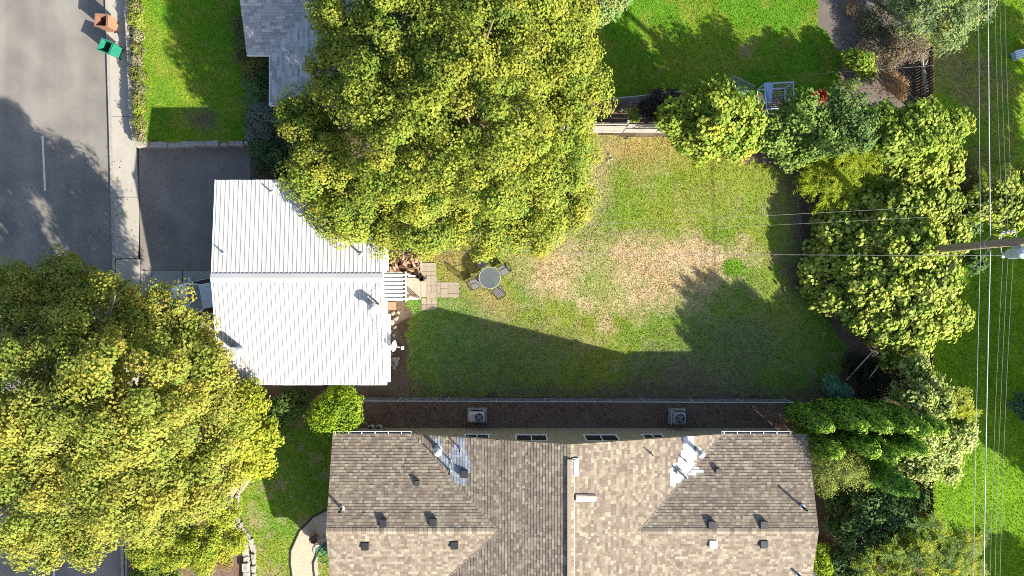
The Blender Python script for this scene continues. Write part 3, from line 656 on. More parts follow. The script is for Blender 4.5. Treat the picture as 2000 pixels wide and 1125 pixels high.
# eave gutter strips on the east side, as in the photo
MB().box((X1 + .12, -2.75, 3.7), (.16, 3.1, .1)).build('eave_trim', M_WHITEP, wh); MB().box((X1 + .1, 1.45, 3.95), (.14, 1.3, .1)).build('eave_trim', M_WHITEP, wh)
wx0, wx1, wn, ws = -12.95, -6.38, 4.55, -4.1
wa = MB(); wa.prism([(wx0, wn), (wx1, wn), (wx1, ws), (wx0, ws), (wx0, -2.1), (-8.2, -2.1), (-8.2, 1.15), (wx0, 1.15)], 0.0, 3.5); wa.build('wall', M_WALL2, wh)
gb = MB(); gb.add([(wx1 - .1, wn, 3.5), (wx1 - .1, ws, 3.5), (wx1 - .1, YRG, 4.3), (wx1, wn, 3.5), (wx1, ws, 3.5), (wx1, YRG, 4.3)], [(0, 1, 2), (5, 4, 3), (0, 2, 5, 3), (2, 1, 4, 5), (0, 3, 4, 1)]); gb.build('gable', M_WALL2, wh)
window(wh, wx1 + .003, -2.6, 1.7, 1.3, 1.0, (1, 0)); window(wh, wx1 + .003, 2.9, 1.7, 1.3, 1.0, (1, 0)); window(wh, -10.8, ws - .003, 1.7, 1.4, 1.0, (0, -1)); window(wh, -11, wn + .003, 1.8, 1.4, 1.0, (0, 1))
dr = MB().box((wx1 + .02, .05, 1.4), (.05, .9, 2.05)).build('door', M_WHITEP, wh); MB().lathe([(.03, 0), (.035, .03), (.02, .05)], (wx1 + .06, .4, 1.35), 8).build('handle', M_GALV, dr)
for yy in (1.0, -1.95): MB().box((-13.0, yy, 1.75), (.12, .12, 3.5)).build('carport_post', M_WHITEP, wh)
def wroof(px, py):
    h = 3.9
    for _ in range(5):
        p = W(px, py, h); h = ZR - (p.y - YRG) * (ZR - ZN) / (YNE - YRG) if p.y > YRG else ZR - (YRG - p.y) * (ZR - ZS) / (YRG - YSE)
    return Vector((p.x, p.y, h + .01))
for px, py, r, hh in ((531, 376, .035, .3), (437, 495, .035, .3), (705, 497, .05, .35)): pipe_vent(wh, wroof(px, py), r, hh, M_GALV)
p = wroof(735, 602); fl = pipe_vent(wh, p, .13, .55, M_LEAD, False, True, 'flue_pipe'); MB().box(p + Vector((.05, .02, .03)), (.5, .5, .03)).build('flashing', mat('rust_tin', (.52, .40, .32), (.45, .34, .27), .8, 6), fl)
MB().lathe([(.05, 0), (.05, .5)], p + Vector((.1, .2, 0)), 10).build('vent_pipe', M_BLACK, wh)
p = wroof(468, 684); d = Vector((-.35, -.02, 1)); fl = MB().tube([p + Vector((.05, 0, -.1)), p + Vector((0, 0, .75))], .2, 16).build('flue_pipe', M_GALV, wh)
MB().lathe([(.33, -.03), (.3, .02), (.22, .06), (.21, .14)], p, 16).build('flashing', M_LEAD, fl)
st = MB(); st.tube([p + Vector((-.1, .5, .05)), p + Vector((.55, .45, .05))], .02, 5); st.tube([p + Vector((.1, -.4, .05)), p + Vector((.45, -.9, -.1))], .02, 5); st.build('strap', mat('rust', (.3, .2, .14), (.2, .13, .09), .9), fl)
cb = MB()
for a, b in (((742, 492), (720, 600)), ((720, 600), (752, 690)), ((742, 552), (720, 578)), ((745, 548), (720, 590)), ((724, 610), (750, 668))):
    A = wroof(*a) + Vector((0, 0, .06)); B = wroof(*b) + Vector((0, 0, .06)); cb.tube([A, (A + B) / 2 + Vector((.02, 0, .0)), B], .008, 4)
cb.build('roof_cable', M_GALV, wh)
# porch roof, landing, railings
pr_ = [(0, 0)]
for k in range(7): c = .1 + k * .19; pr_ += [(c - .05, 0), (c - .03, .06), (c + .04, .06), (c + .06, 0)]
pr_.append((1.36, 0))
po = empty('porch', (0, 0, 0), 'small white back porch with ribbed roof and railings', 'porch')
metal_panel((wx1 + .0, -.62, 2.72), (0, 1, 0), (1.3, 0, -.12), pr_, M_METAL, po)
MB().box((wx1 + 1.33, .06, 2.58), (.05, 1.42, .12)).build('roof_trim', M_WHITEP, po); MB().box((wx1 + 1.27, .06, 2.6), (.03, 1.4, .1)).build('gutter', M_BLACK, po)
for yy in (-.56, .68): MB().box((wx1 + 1.2, yy, 1.35), (.09, .09, 2.5)).build('post', M_WHITEP, po)
MB().prism(PX([(757, 541), (822, 541), (822, 583), (757, 583)]), 0, .34).build('landing', mat('landing_concrete', (.36, .305, .24), (.3, .255, .2), .85, 4, 8, .2), po)
MB().prism(PX([(822.5, 545), (833, 545), (833, 580), (822.5, 580)]), 0, .17).build('step', mat('landing_concrete', (0, 0, 0)), po)
for yy, m_, x1_ in ((-.53, M_WHITEP, -4.66), (.6, M_WHITEP, -5.0)):
    rl = MB().box(((wx1 + 1.25 + x1_) / 2, yy, 1.2), (x1_ - wx1 - 1.25, .1, .06)).build('railing', m_, po); 
    MB().box(((wx1 + 1.25 + x1_) / 2, yy, .5), (x1_ - wx1 - 1.25, .05, .05)).build('bottom_rail', m_, rl)
    for k in range(3): MB().box((wx1 + 1.5 + k * (x1_ - wx1 - 1.5) / 2, yy, .78), (.045, .045, .88)).build('baluster', m_, rl)
pp = W(806, 540, .9)
# satellite dish
sdp = Vector((X1 + .03, -2.62, 3.75)); sdh = empty('satellite_dish', sdp, 'white satellite dish on the right edge of the metal roof', 'satellite dish')
MB().tube([(0, 0, -.1), (.2, 0, .12), (.34, 0, .3)], .03, 8).build('mast', M_GALV, sdh)
ds = MB(); axis = Vector((.95, -.12, .28)).normalized(); q = axis.to_track_quat('Z', 'Y').to_matrix(); V = []; F = []
for j, rr in enumerate((0.001, .1, .19, .26)):
    for k in range(18):
        t = 2 * math.pi * k / 18; V.append(q @ Vector((rr * math.cos(t), rr * math.sin(t) * 1.1, rr * rr * .8)) + Vector((.36, 0, .34)))
for j in range(3):
    for k in range(18): F.append((j * 18 + k, j * 18 + (k + 1) % 18, (j + 1) * 18 + (k + 1) % 18, (j + 1) * 18 + k))
ds.add(V, F).build('dish', mat('dish_grey', (.42, .42, .42), (.38, .38, .38), .5), sdh, True)
MB().tube([(.36, 0, .32), (.75, -.08, .36)], .018, 6).build('arm', M_WHITEP, sdh); MB().bbox((.8, -.09, .38), (.12, .16, .1), .02).build('receiver', M_WHITEP, sdh)

# ---------------------------------------------------------------- grey-roofed neighbour (top left)
nh = empty('grey_roof_house', (0, 0, 0), 'neighbour house with grey shingle roof under the maple', 'house')
G0, GM = 3.3, .36; ax, ay = WX(482, G0), WY(107, G0); bx = WX(527, G0); cy_ = WY(205, G0); SG = math.sqrt(1 + GM * GM); D = 4.6
PALG = [(.43, .425, .42), (.36, .355, .35), (.47, .465, .46), (.31, .305, .30), (.42, .415, .41)]
rs = np.random.default_rng(5); sg_ = []
sg_ += shingles((0, ay, G0), (1, 0, 0), (0, 1, GM), [(ax, 0), (bx, 0), (bx + D, D * SG), (ax, D * SG)], PALG, rs, .14, .2, .42)
sg_ += shingles((bx, 0, G0), (0, 1, 0), (1, 0, GM), [(cy_, 0), (ay, 0), (ay + D, D * SG), (cy_, D * SG)], PALG, rs, .14, .2, .42)
shingle_parts(sg_, nh, 260)
dk = MB(); z0 = G0 - .012
slab_quad(dk, [(ax, ay, z0), (bx, ay, z0), (bx + D, ay + D, z0 + D * GM), (ax, ay + D, z0 + D * GM)]); slab_quad(dk, [(bx, cy_, z0), (bx + D, cy_, z0 + D * GM), (bx + D, ay + D, z0 + D * GM), (bx, ay, z0)])
slab_quad(dk, [(bx + D, cy_, z0 + D * GM), (bx + 2 * D, cy_, z0), (bx + 2 * D, ay + D, z0), (bx + D, ay + D, z0 + D * GM)])
dk.build('roof_deck', mat('grey_deck', (.25, .25, .27), (.18, .18, .19), .9), nh)
f = MB(); f.box(((ax + bx) / 2, ay - .02, G0 - .08), (bx - ax, .03, .18)); f.box((bx - .02, (cy_ + ay) / 2 - .02, G0 - .08), (.03, ay - cy_, .18)); f.box((bx + D, cy_ - .02, G0 - .08), (2 * D, .03, .18)); f.build('fascia', M_WHITEP, nh)
MB().prism([(ax + .45, ay + .5), (bx + .5, ay + .5), (bx + .5, cy_ + .5), (bx + 2 * D - .5, cy_ + .5), (bx + 2 * D - .5, ay + D), (ax + .45, ay + D)], 0.5, G0 - .1).build('wall', mat('blue_siding', (.33, .35, .37), (.28, .3, .32), .8), nh)
window(nh, ax + .5, ay + 1.8, 2.0, 1.2, 1.0, (-1, 0))
window(nh, bx + .5 - .003, ay - 1.0, 2.0, 1.0, 1.0, (-1, 0))
# ---------------------------------------------------------------- yard objects
M_WOOD = mat('weathered_wood', (.30, .25, .20), (.2, .165, .13), .9, 3, 8, .3, 30, stretch=(1, 6, 6))
M_WHWOOD = mat('whitewashed_wood', (.46, .43, .39), (.15, .13, .115), .9, 3, 10, .3, 30, stretch=(.6, 7, 7), contrast=.3)
M_DKWOOD = mat('dark_fence_wood', (.12, .085, .065), (.07, .05, .04), .9, 4, 8, .3, 30)
M_STONE = mat('field_stone', (.34, .30, .255), (.22, .195, .165), .9, 5, 8, .4, 30)
M_BLOCK = mat('grey_stone_block', (.36, .33, .29), (.22, .20, .18), .9, 7, 9, .5, 40)
# retaining wall of the raised lawn
rw = empty('retaining_wall', W(262, 282), 'rough pale concrete retaining wall round the raised lawn', 'wall'); rw.location = (0, 0, 0)
def wall_blocks(parent, pts, h, z0, wid, lmin, lmax, m, name='block', jit=.02):
    P = [Vector((*p, 0)) for p in pts]; seg = [(P[i + 1] - P[i]).length for i in range(len(P) - 1)]; L = sum(seg); s = 0
    def at(t):
        for i, g_ in enumerate(seg):
            if t <= g_ or i == len(seg) - 1: return P[i].lerp(P[i + 1], min(t / g_, 1)), (P[i + 1] - P[i]).normalized()
            t -= g_
    while s < L - .05:
        l = min(random.uniform(lmin, lmax), L - s); c, d = at(s + l / 2); s += l
        hh = h + random.uniform(-jit, jit) * 2
        b = MB().bbox((0, 0, 0), (l - .012, wid + random.uniform(-jit, jit), hh), .025)
        b.v = [tuple(Vector(v) + Vector([random.uniform(-jit, jit) * .6 for _ in range(3)])) for v in b.v]
        o = b.build(name, m, parent); o.location = (c.x, c.y, z0 + hh / 2); o.rotation_euler = (0, 0, math.atan2(d.y, d.x) + random.uniform(-.03, .03))
wall_blocks(rw, PX([(250, -60), (254, 60), (258, 160), (262, 240), (268, 281)], .3), .6, -.05, .22, .35, .7, M_BLOCK)
wall_blocks(rw, PX([(268, 283), (330, 284), (400, 282), (488, 281)], .3), .58, -.05, .28, .4, .9, M_BLOCK)
# garden fences --------------------------------------------------
def chainlink(name, label, p0, p1, hgt, spacing, group=None, sp=.075):
    r = empty(name, p0, label, 'fence', group); d = Vector(p1) - Vector(p0); L = d.length; d.normalize()
    n = max(1, int(round(L / spacing))); 
    for i in range(n + 1):
        po_ = MB().lathe([(.03, 0), (.03, hgt + .02), (.035, hgt + .02), (.0, hgt + .07)], (0, 0, 0), 8, False).build('post', M_GALV, r) if i == 0 else inst(po0, 'post', d * (L * i / n), parent=r)
        if i == 0: po0 = po_
    MB().tube([(0, 0, hgt), d * L + Vector((0, 0, hgt))], .022, 6).build('top_rail', M_GALV, r)
    k = int(L / sp); V = []; F = []; up = Vector((0, 0, 1)); nrm = Vector((-d.y, d.x, 0)); hh = hgt - .04
    for i in range(-int(hh / sp), k):
        for sg in (1, -1):
            a = i * sp; b = a + hh; z0, z1 = (.03, hh) if sg > 0 else (hh, .03)
            fa = max(0, -a) / hh; fb = min(1, (L - a) / hh)
            if fb <= fa: continue
            A = d * (a + hh * fa) + up * (z0 + (z1 - z0) * fa); B = d * (a + hh * fb) + up * (z0 + (z1 - z0) * fb)
            t = (B - A).normalized(); s = t.cross(nrm) * .002; q = len(V)
            for e_ in (s, nrm * .002):
                q = len(V); V += [A - e_, A + e_, B + e_, B - e_]; F.append((q, q + 1, q + 2, q + 3))
    o = npmesh('wire_mesh', np.array([list(v) for v in V]), np.array(F), mat('fence_wire', (.3, .31, .33), (.24, .25, .26), .6), r); o["kind"] = "stuff"
    return r
chainlink('chain_link_fence', 'long chain link fence between the back lawn and tan house', W(690, 776), W(1532, 779), 1.15, 2.55)
chainlink('chain_link_fence', 'short chain link fence between shrubs above the driveway', W(494, 276), W(566, 276), 1.0, 1.4)
chainlink('chain_link_fence', 'chain link fence dividing the shaded garden at the top', W(1150, 208), W(1330, 190), 1.1, 2.4)
# white plank fence
pf = empty('plank_fence', (0, 0, 0), 'weathered whitewashed plank fence at the top of the lawn', 'fence')
fx0, fx1, fy = WX(1085), WX(1345), WY(259)
n = 4; w_ = (fx1 - fx0) / n
for i in range(n + 1): MB().box((fx0 + i * w_, fy + .08, .98), (.1, .1, 1.96), M=Matrix.Rotation(random.uniform(-.03, .03), 3, 'X')).build('post', M_WHWOOD, pf)
for i in range(n):
    tilt = random.uniform(-.03, .05)
    for k in range(9):
        if (i, k) in ((1, 7), (2, 4)): continue
        MB().box((fx0 + (i + .5) * w_ + random.uniform(-.02, .02), fy - .012 + random.uniform(-.012, .012) + tilt * k * .2, .14 + k * .2), (w_ - .06, .024, .16), M=Matrix.Rotation(random.uniform(-.012, .012), 3, 'Y') @ Matrix.Rotation(-tilt, 3, 'X')).build('plank', M_WHWOOD, pf)
# dark back fence at the right: two stretches of pickets
pk0 = None
for lab, ya, yb in (('dark picket fence beside the pale bare log', 92, 215), ('dark picket fence by the sunlit right lawn', 900, 1035), ('dark picket fence strip below the vine covered mass', 690, 815)):
    r = empty('picket_fence', (WX(1824, 1.5), WY(ya, 1.5), 0), lab, 'fence'); L = abs(WY(ya, 1.5) - WY(yb, 1.5)); n = int(L / .15)
    for k in range(n):
        if pk0 is None:
            pk0 = MB().add([(-.011, -.065, 0), (.011, -.065, 0), (.011, .065, 0), (-.011, .065, 0), (-.011, -.065, 1.45), (.011, -.065, 1.45), (.011, .065, 1.45), (-.011, .065, 1.45), (-.011, 0, 1.52), (.011, 0, 1.52)], [(3, 2, 1, 0), (0, 1, 5, 4), (2, 3, 7, 6), (1, 2, 6, 9, 5), (3, 0, 4, 8, 7), (4, 5, 9, 8), (6, 7, 8, 9)]).build('picket', M_DKWOOD, r); pk0.location = (0, -k * .15, 0)
        else: inst(pk0, 'picket', (random.uniform(-.01, .01), -k * .15, 0), (0, random.uniform(-.02, .02), 0), r, (1, 1, random.uniform(.96, 1.03)))
    for z in (.4, 1.15): MB().box((.035, -L / 2, z), (.04, L, .08)).build('rail', M_DKWOOD, r)
# bins -----------------------------------------------------------
def bin_(loc, rz, m, label, lidm):
    r = empty('wheelie_bin', loc, label, 'bin', 'wheeled bins at the kerb', rz)
    bw, bd, tw, td, h = .23, .22, .29, .28, 1.05; t = .02
    V = []
    for (a, b, z) in ((bw, bd, .06), (tw, td, h), (tw - t, td - t, h), (bw - t, bd - t, .1)): V += [(-b, -a, z), (b, -a, z), (b, a, z), (-b, a, z)]
    F = [(3, 2, 1, 0)] + [(i, (i + 1) % 4, 4 + (i + 1) % 4, 4 + i) for i in range(4)] + [(4 + i, 4 + (i + 1) % 4, 8 + (i + 1) % 4, 8 + i) for i in range(4)] + [(8 + i, 8 + (i + 1) % 4, 12 + (i + 1) % 4, 12 + i) for i in range(4)] + [(12, 13, 14, 15)]
    MB().add(V, F).build('body', m, r)
    rm = MB()
    for sx, sy, dx, dy in ((0, -tw - .015, 2 * td + .06, .04), (0, tw + .015, 2 * td + .06, .04), (-td - .015, 0, .04, 2 * tw), (td + .015, 0, .04, 2 * tw)): rm.box((sx, sy, h - .02), (dx, dy, .05))
    rm.build('rim', m, r)
    ld = MB(); ld.add([(td + .05, -tw, h), (td + .05, tw, h), (td + .12, tw * .92, h - .62), (td + .12, -tw * .92, h - .62), (td + .09, -tw, h + .02), (td + .09, tw, h + .02), (td + .17, tw * .92, h - .60), (td + .17, -tw * .92, h - .60)], [(0, 1, 2, 3), (7, 6, 5, 4), (0, 4, 5, 1), (2, 6, 7, 3), (1, 5, 6, 2), (0, 3, 7, 4)])
    l_ = ld.build('lid', lidm, r); MB().box((td + .13, 0, h - .25), (.03, .3, .06), M=Matrix.Rotation(-.13, 3, 'Y')).build('ridge', lidm, l_)
    MB().tube([(td + .04, -tw * .8, h - .03), (td + .04, tw * .8, h - .03)], .018, 8).build('handle', m, r)
    for s in (-1, 1):
        wv = MB(); wv.tube([(bd + .02, s * .22, .1), (bd + .02, s * .28, .1)], .1, 14); w2 = wv.build('wheel', M_BLACK, r); MB().tube([(bd + .02, s * .281, .1), (bd + .02, s * .288, .1)], .05, 10).build('hub', M_GALV, w2)
    return r
M_BBIN = mat('brown_bin_plastic', (.225, .118, .078), (.17, .09, .06), .6, 9, 5, attr=False); M_GBIN = mat('green_bin_plastic', (.014, .175, .112), (.012, .13, .085), .6, 9, 5)
bin_(W(221, 55, .0) + Vector((0, 0, .0)), math.radians(-4), M_BBIN, 'orange brown wheeled bin with its lid hanging open', mat('brown_lid', (.30, .165, .095), (.25, .135, .075), .6, 4))
bin_(W(229, 104, .0), math.radians(-22), M_GBIN, 'bright green wheeled bin with its lid hanging open', M_GBIN)
# car -------------------------------------------------------------
car = empty('parked_car', W(424, 577, .3), 'white hatchback parked nose out under the carport', 'car', None, math.radians(191)); car.location.z = 0
M_CARP = mat('white_car_paint', (.66, .70, .72), (.60, .64, .66), .25, 2, 4, spec=.6); M_TYRE = mat('tyre_rubber', (.025, .025, .025), (.015, .015, .015), .85)
def sec(x, w, zt, zb=.24):
    half = [(w * .90, zb), (w, zb + .18), (w * 1.0, zt - .22), (w * .95, zt - .06), (w * .62, zt), (0, zt + .025)]
    return [(x, y, z) for y, z in half] + [(x, -y, z) for y, z in half[-2::-1]]
secs = [sec(2.28, .60, .62, .36), sec(2.22, .76, .74, .28), sec(2.0, .84, .86), sec(1.5, .88, .95), sec(1.02, .89, 1.02), sec(.3, .89, 1.02), sec(-.9, .89, 1.02), sec(-1.8, .88, 1.0), sec(-2.1, .82, .95), sec(-2.2, .72, .8, .34)]
cb = MB(); V = [p for s in secs for p in s]; n = len(secs[0])
F = [(i * n + k, i * n + k + 1, (i + 1) * n + k + 1, (i + 1) * n + k) for i in range(len(secs) - 1) for k in range(n - 1)] + [(i * n, (i + 1) * n, (i + 1) * n + n - 1, i * n + n - 1) for i in range(len(secs) - 1)] + [tuple(range(n - 1, -1, -1)), tuple(range((len(secs) - 1) * n, len(secs) * n))]
bd_ = cb.add(V, F).build('body', M_CARP, car, True)
top = [(.28, .58), (.2, .64), (-1.3, .62), (-1.75, .55)]
rf = MB(); rf.add([(x, s * y, 1.5 - (0 if 0 < i < 3 else .03)) for i, (x, y) in enumerate(top) for s in (1, -1)], [(0, 1, 3, 2), (2, 3, 5, 4), (4, 5, 7, 6)]); 
MB().bbox((-.7, 0, 1.5), (1.95, 1.2, .06), .05).build('roof', M_CARP, car)
def gl(name, pts, m=M_GLASS): MB().add(pts, [tuple(range(len(pts)))]).build(name, m, car)
gl('windscreen', [(1.08, .80, 1.045), (1.08, 0, 1.07), (1.08, -.80, 1.045), (.26, -.59, 1.5), (.26, .59, 1.5)])
gl('rear_window', [(-2.02, .7, 1.0), (-1.66, .56, 1.5), (-1.66, -.56, 1.5), (-2.02, -.7, 1.0)])
for s in (-1, 1):
    gl('side_window', [(1.0, s * .84, 1.02), (.24, s * .61, 1.5), (-.55, s * .61, 1.5), (-.55, s * .86, 1.02)]); gl('side_window', [(-.6, s * .86, 1.02), (-.6, s * .61, 1.5), (-1.64, s * .58, 1.5), (-1.95, s * .8, 1.02)])
    MB().tube([(1.1, s * .82, 1.05), (.25, s * .61, 1.51)], .03, 6).build('pillar', M_CARP, car)
    MB().bbox((.85, s * .98, 1.08), (.12, .2, .14), .03).build('mirror', M_CARP, car)
    MB().bbox((2.14, s * .58, .70), (.22, .3, .13), .04).build('headlight', mat('headlamp', (.6, .62, .65), (.5, .52, .55), .1), car)
    for x in (1.4, -1.35):
        tw_ = MB(); tw_.tube([(x, s * .72, .31), (x, s * .895, .31)], .31, 20); w2 = tw_.build('wheel', M_TYRE, car); MB().tube([(x, s * .89, .31), (x, s * .902, .31)], .19, 14).build('rim', M_GALV, w2)
MB().box((2.27, 0, .52), (.04, .8, .12)).build('grille', M_BLACK, car)
for q in (-.35, .3): MB().tube([(1.12, q, 1.08), (.95, q + .5, 1.16)], .01, 4).build('wiper', M_BLACK, car)
# patio -------------------------------------------------------------
pt = bpy.data.objects.new('patio', None); link(pt); pt["kind"] = "structure"; pt["label"] = 'tan paver patio outside the back porch'
M_PAVE = mat('tan_paver', (1, 1, 1), (.8, .8, .8), .9, 6, 8, .3, 50, attr=True)
def paver(a, b, c, d, tone=1.0):
    mb = MB(); mb.cur = tuple(np.array((.315, .265, .205)) * tone * random.uniform(.92, 1.06)); g_ = .2
    P0 = W(a + g_, b + g_); P1 = W(c - g_, d - g_); mb.bbox(((P0.x + P1.x) / 2, (P0.y + P1.y) / 2, .02), (abs(P1.x - P0.x), abs(P1.y - P0.y), .06), .008); mb.build('paver', M_PAVE, pt)
for y0, y1 in ((513, 521), (521, 530), (530, 538)): paver(834 if y0 > 535 else 823, y0, 851, y1)
for r_ in range(5):
    y0 = 546 + r_ * 12
    for a, b in (((833, 843), (843, 853)) if r_ % 2 else ((833, 840), (840, 853))): paver(a, y0 - 8 if r_ == 0 else y0, b, y0 + 12, .95 if r_ < 4 else .8)
for a, b in ((823, 833),): paver(a, 582, b, 594); paver(a, 594, b, 606, .8)
for i, (a, b) in enumerate(((853, 860), (860, 875), (875, 897))):
    for y0, y1 in (((551, 558), (558, 573), (573, 581)) if i != 1 else ((551, 563), (563, 574), (574, 581))): paver(a, y0, b, y1, .88)
# table and chairs
tb = empty('patio_table', W(957, 542.5, .35), 'round glass patio table with pale frame on the lawn', 'table'); tb.location.z = 0
gm = bpy.data.materials.new('frosted_glass'); gm.use_nodes = True; b_ = gm.node_tree.nodes["Principled BSDF"]; b_.inputs["Base Color"].default_value = (.13, .15, .16, 1); b_.inputs["Roughness"].default_value = .12
_tn = gm.node_tree.nodes.new("ShaderNodeBsdfTransparent"); _mx = gm.node_tree.nodes.new("ShaderNodeMixShader"); _nz = gm.node_tree.nodes.new("ShaderNodeTexNoise"); _nz.inputs["Scale"].default_value = 5
_tn.inputs[0].default_value = (.75, .8, .82, 1)
_rp = gm.node_tree.nodes.new("ShaderNodeMapRange"); _rp.inputs[3].default_value = .3; _rp.inputs[4].default_value = .6
gm.node_tree.links.new(_nz.outputs[0], _rp.inputs[0]); gm.node_tree.links.new(_rp.outputs[0], _mx.inputs[0]); gm.node_tree.links.new(b_.outputs[0], _mx.inputs[1]); gm.node_tree.links.new(_tn.outputs[0], _mx.inputs[2]); gm.node_tree.links.new(_mx.outputs[0], gm.node_tree.nodes["Material Output"].inputs[0])
MB().lathe([(.52, 0), (.52, .008)], (0, 0, .715), 40).build('glass_top', gm, tb)
MB().tube([(.535 * math.cos(t), .535 * math.sin(t), .715) for t in np.linspace(0, 2 * math.pi, 41)], .02, 8, False).build('rim', mat('pale_frame', (.26, .275, .28), (.22, .23, .24), .5), tb)
for k in range(4):
    a = k * math.pi / 2 + .3; MB().tube([(.5 * math.cos(a), .5 * math.sin(a), .69), (.3 * math.cos(a), .3 * math.sin(a), .4), (.46 * math.cos(a), .46 * math.sin(a), 0)], .016, 6).build('leg', M_BLACK, tb)
MB().tube([(.3 * math.cos(t), .3 * math.sin(t), .4) for t in np.linspace(0, 2 * math.pi, 25)], .01, 5, False).build('ring_brace', M_BLACK, tb)
M_SLING = mat('grey_sling_mesh', (.17, .165, .17), (.12, .118, .12), .8, 20)
def chair(loc, face, label):
    r = empty('patio_chair', loc, label, 'chair', 'metal chairs round the glass table', face)
    MB().bbox((0, 0, .42), (.46, .46, .025), .01).build('seat', M_SLING, r)
    bk = MB().tube([(-.24, -.22, .44), (-.34, -.22, .92), (-.34, .22, .92), (-.24, .22, .44)], .012, 6).build('backrest', M_BLACK, r)
    for k in range(6): MB().tube([(-.24, -.18 + k * .072, .44), (-.34, -.18 + k * .072, .92)], .011, 5).build('slat', M_BLACK, bk)
    for s in (-1, 1):
        MB().tube([(.22, s * .26, 0), (.2, s * .26, .62), (-.2, s * .26, .64), (-.25, s * .26, .62)], .014, 6).build('arm', M_BLACK, r)
        MB().tube([(-.28, s * .24, 0), (-.2, s * .24, .42), (-.34, s * .24, .95)], .014, 6).build('rear_leg', M_BLACK, r)
    MB().tube([(-.34, -.24, .95), (-.36, 0, .97), (-.34, .24, .95)], .014, 6).build('top_bar', M_BLACK, r)
for px, py, lab in ((941, 513, 'dark metal chair on the maple side of the glass table'), (984, 527, 'grey metal chair right of the glass table'), (974, 570, 'grey metal chair on the house shadow side of the glass table'), (928, 554, 'grey metal chair on the patio paver side of the glass table')):
    l_ = W(px, py, .45); l_.z = 0; dv = tb.location - l_; chair(l_, math.atan2(dv.y, dv.x), lab)
# firewood heap
fw = empty('firewood_pile', W(790, 520), 'heap of split firewood beside the back porch', 'firewood')
M_LOG = mat('split_wood', (1, 1, 1), (.6, .6, .6), .9, 10, 8, .4, 40, attr=True); rs = np.random.default_rng(11)
for k in range(110):
    mb = MB(); mb.cur = tuple(np.array((.36, .24, .155)) * rs.uniform(.55, 1.5) * np.array((1, rs.uniform(.92, 1.05), rs.uniform(.85, 1.1))))
    l_ = rs.uniform(.22, .42); w_ = rs.uniform(.1, .18)
    mb.add([(-l_ / 2, -w_ / 2, 0), (-l_ / 2, w_ / 2, 0), (-l_ / 2, rs.uniform(-.03, .03), w_ * .8), (l_ / 2, -w_ / 2, 0), (l_ / 2, w_ / 2, 0), (l_ / 2, rs.uniform(-.03, .03), w_ * .8)], [(0, 2, 1), (3, 4, 5), (0, 1, 4, 3), (1, 2, 5, 4), (2, 0, 3, 5)])
    o = mb.build('log', M_LOG, fw); px = rs.uniform(766, 821); py = rs.uniform(494, 537); lay = rs.random() ** 1.4
    dd = max(0, 1 - (((px - 797) / 32) ** 2 + ((py - 515) / 28) ** 2) * .75)
    q = W(px, py) - fw.location; o.location = (q.x, q.y, .03 + dd * lay * .75); o.rotation_euler = (rs.uniform(-.7, .7), rs.uniform(-.6, .6), rs.uniform(0, 6.3))
MB().prism(PX([(821.5, 486), (824, 486), (824, 532), (821.5, 532)]), 0, .16).build('timber_edging', M_WHWOOD)
tag(bpy.data.objects['timber_edging'], 'pale timber edging right of the firewood heap', 'edging')
bp_ = empty('stove_pipe', W(827, 545), 'black open stove pipe standing at the porch corner', 'pipe')
MB().lathe([(.12, 0), (.12, .75), (.135, .75), (.135, .8), (.1, .8), (.1, .3), (.0, .3)], (0, 0, 0), 18, False).build('pipe', M_BLACK, bp_); MB().tube([(0, 0, .62), (-.35, .1, .66), (-.85, .1, .66)], .05, 10).build('side_arm', M_BLACK, bp_)
# stones
def stone_mesh(seed, s=1.0):
    r_ = np.random.default_rng(seed); import bmesh
    bm = bmesh.new(); bmesh.ops.create_icosphere(bm, subdivisions=1, radius=1)
    for v in bm.verts: v.co = Vector((v.co.x * r_.uniform(.8, 1.2), v.co.y * r_.uniform(.7, 1.1), v.co.z * r_.uniform(.6, .9))) * s
    me = bpy.data.meshes.new('stone'); bm.to_mesh(me); bm.free(); return me
SM = [stone_mesh(i) for i in range(6)]
for me in SM: me.materials.append(M_STONE)
def stones(name, label, spots, cat='stones', parent=None):
    r = empty(name, W(spots[0][0], spots[0][1]), label, cat)
    for i, (px, py, s, z) in enumerate(spots):
        o = bpy.data.objects.new('stone', SM[i % 6]); q = W(px, py) - r.location; o.location = (q.x, q.y, z); o.scale = (s, s * random.uniform(.7, 1.1), s * .7); o.rotation_euler = (random.uniform(-.3, .3), random.uniform(-.3, .3), random.uniform(0, 6)); link(o, r)
stones('rock_pile', 'pile of tan boulders behind the parked car', [(418, 618, .38, .2), (432, 622, .36, .2), (424, 634, .33, .2), (440, 640, .32, .2), (410, 628, .3, .15), (430, 612, .25, .5), (444, 630, .3, .3), (448, 655, .28, .15), (438, 655, .25, .15)])
stones('broken_slabs', 'broken grey concrete lumps below the satellite dish', [(768, 702, .2, .03), (774, 708, .24, .03), (764, 712, .16, .03), (770, 718, .14, .03), (778, 700, .12, .02), (762, 692, .14, .03)])
stones('rubble', 'loose tan rubble along the back wall below the porch', [(768, 612, .13, .03), (774, 622, .16, .03), (766, 630, .18, .04), (772, 640, .14, .03), (778, 610, .1, .02), (764, 648, .12, .03), (770, 655, .1, .02)])
stones('white_stones', 'few pale stones in the grass beneath the plank fence', [(1190, 303, .1, .05), (1194, 311, .09, .05), (1187, 314, .1, .05)])
MB().prism(PX([(757, 590), (774, 590), (774, 605), (757, 605)]), 0, .05).build('brick_pad', mat('red_brick_pad', (.36, .2, .13), (.28, .15, .1), .9, 8, 6, .3)); tag(bpy.data.objects['brick_pad'], 'small reddish pad beside the porch', 'pad')
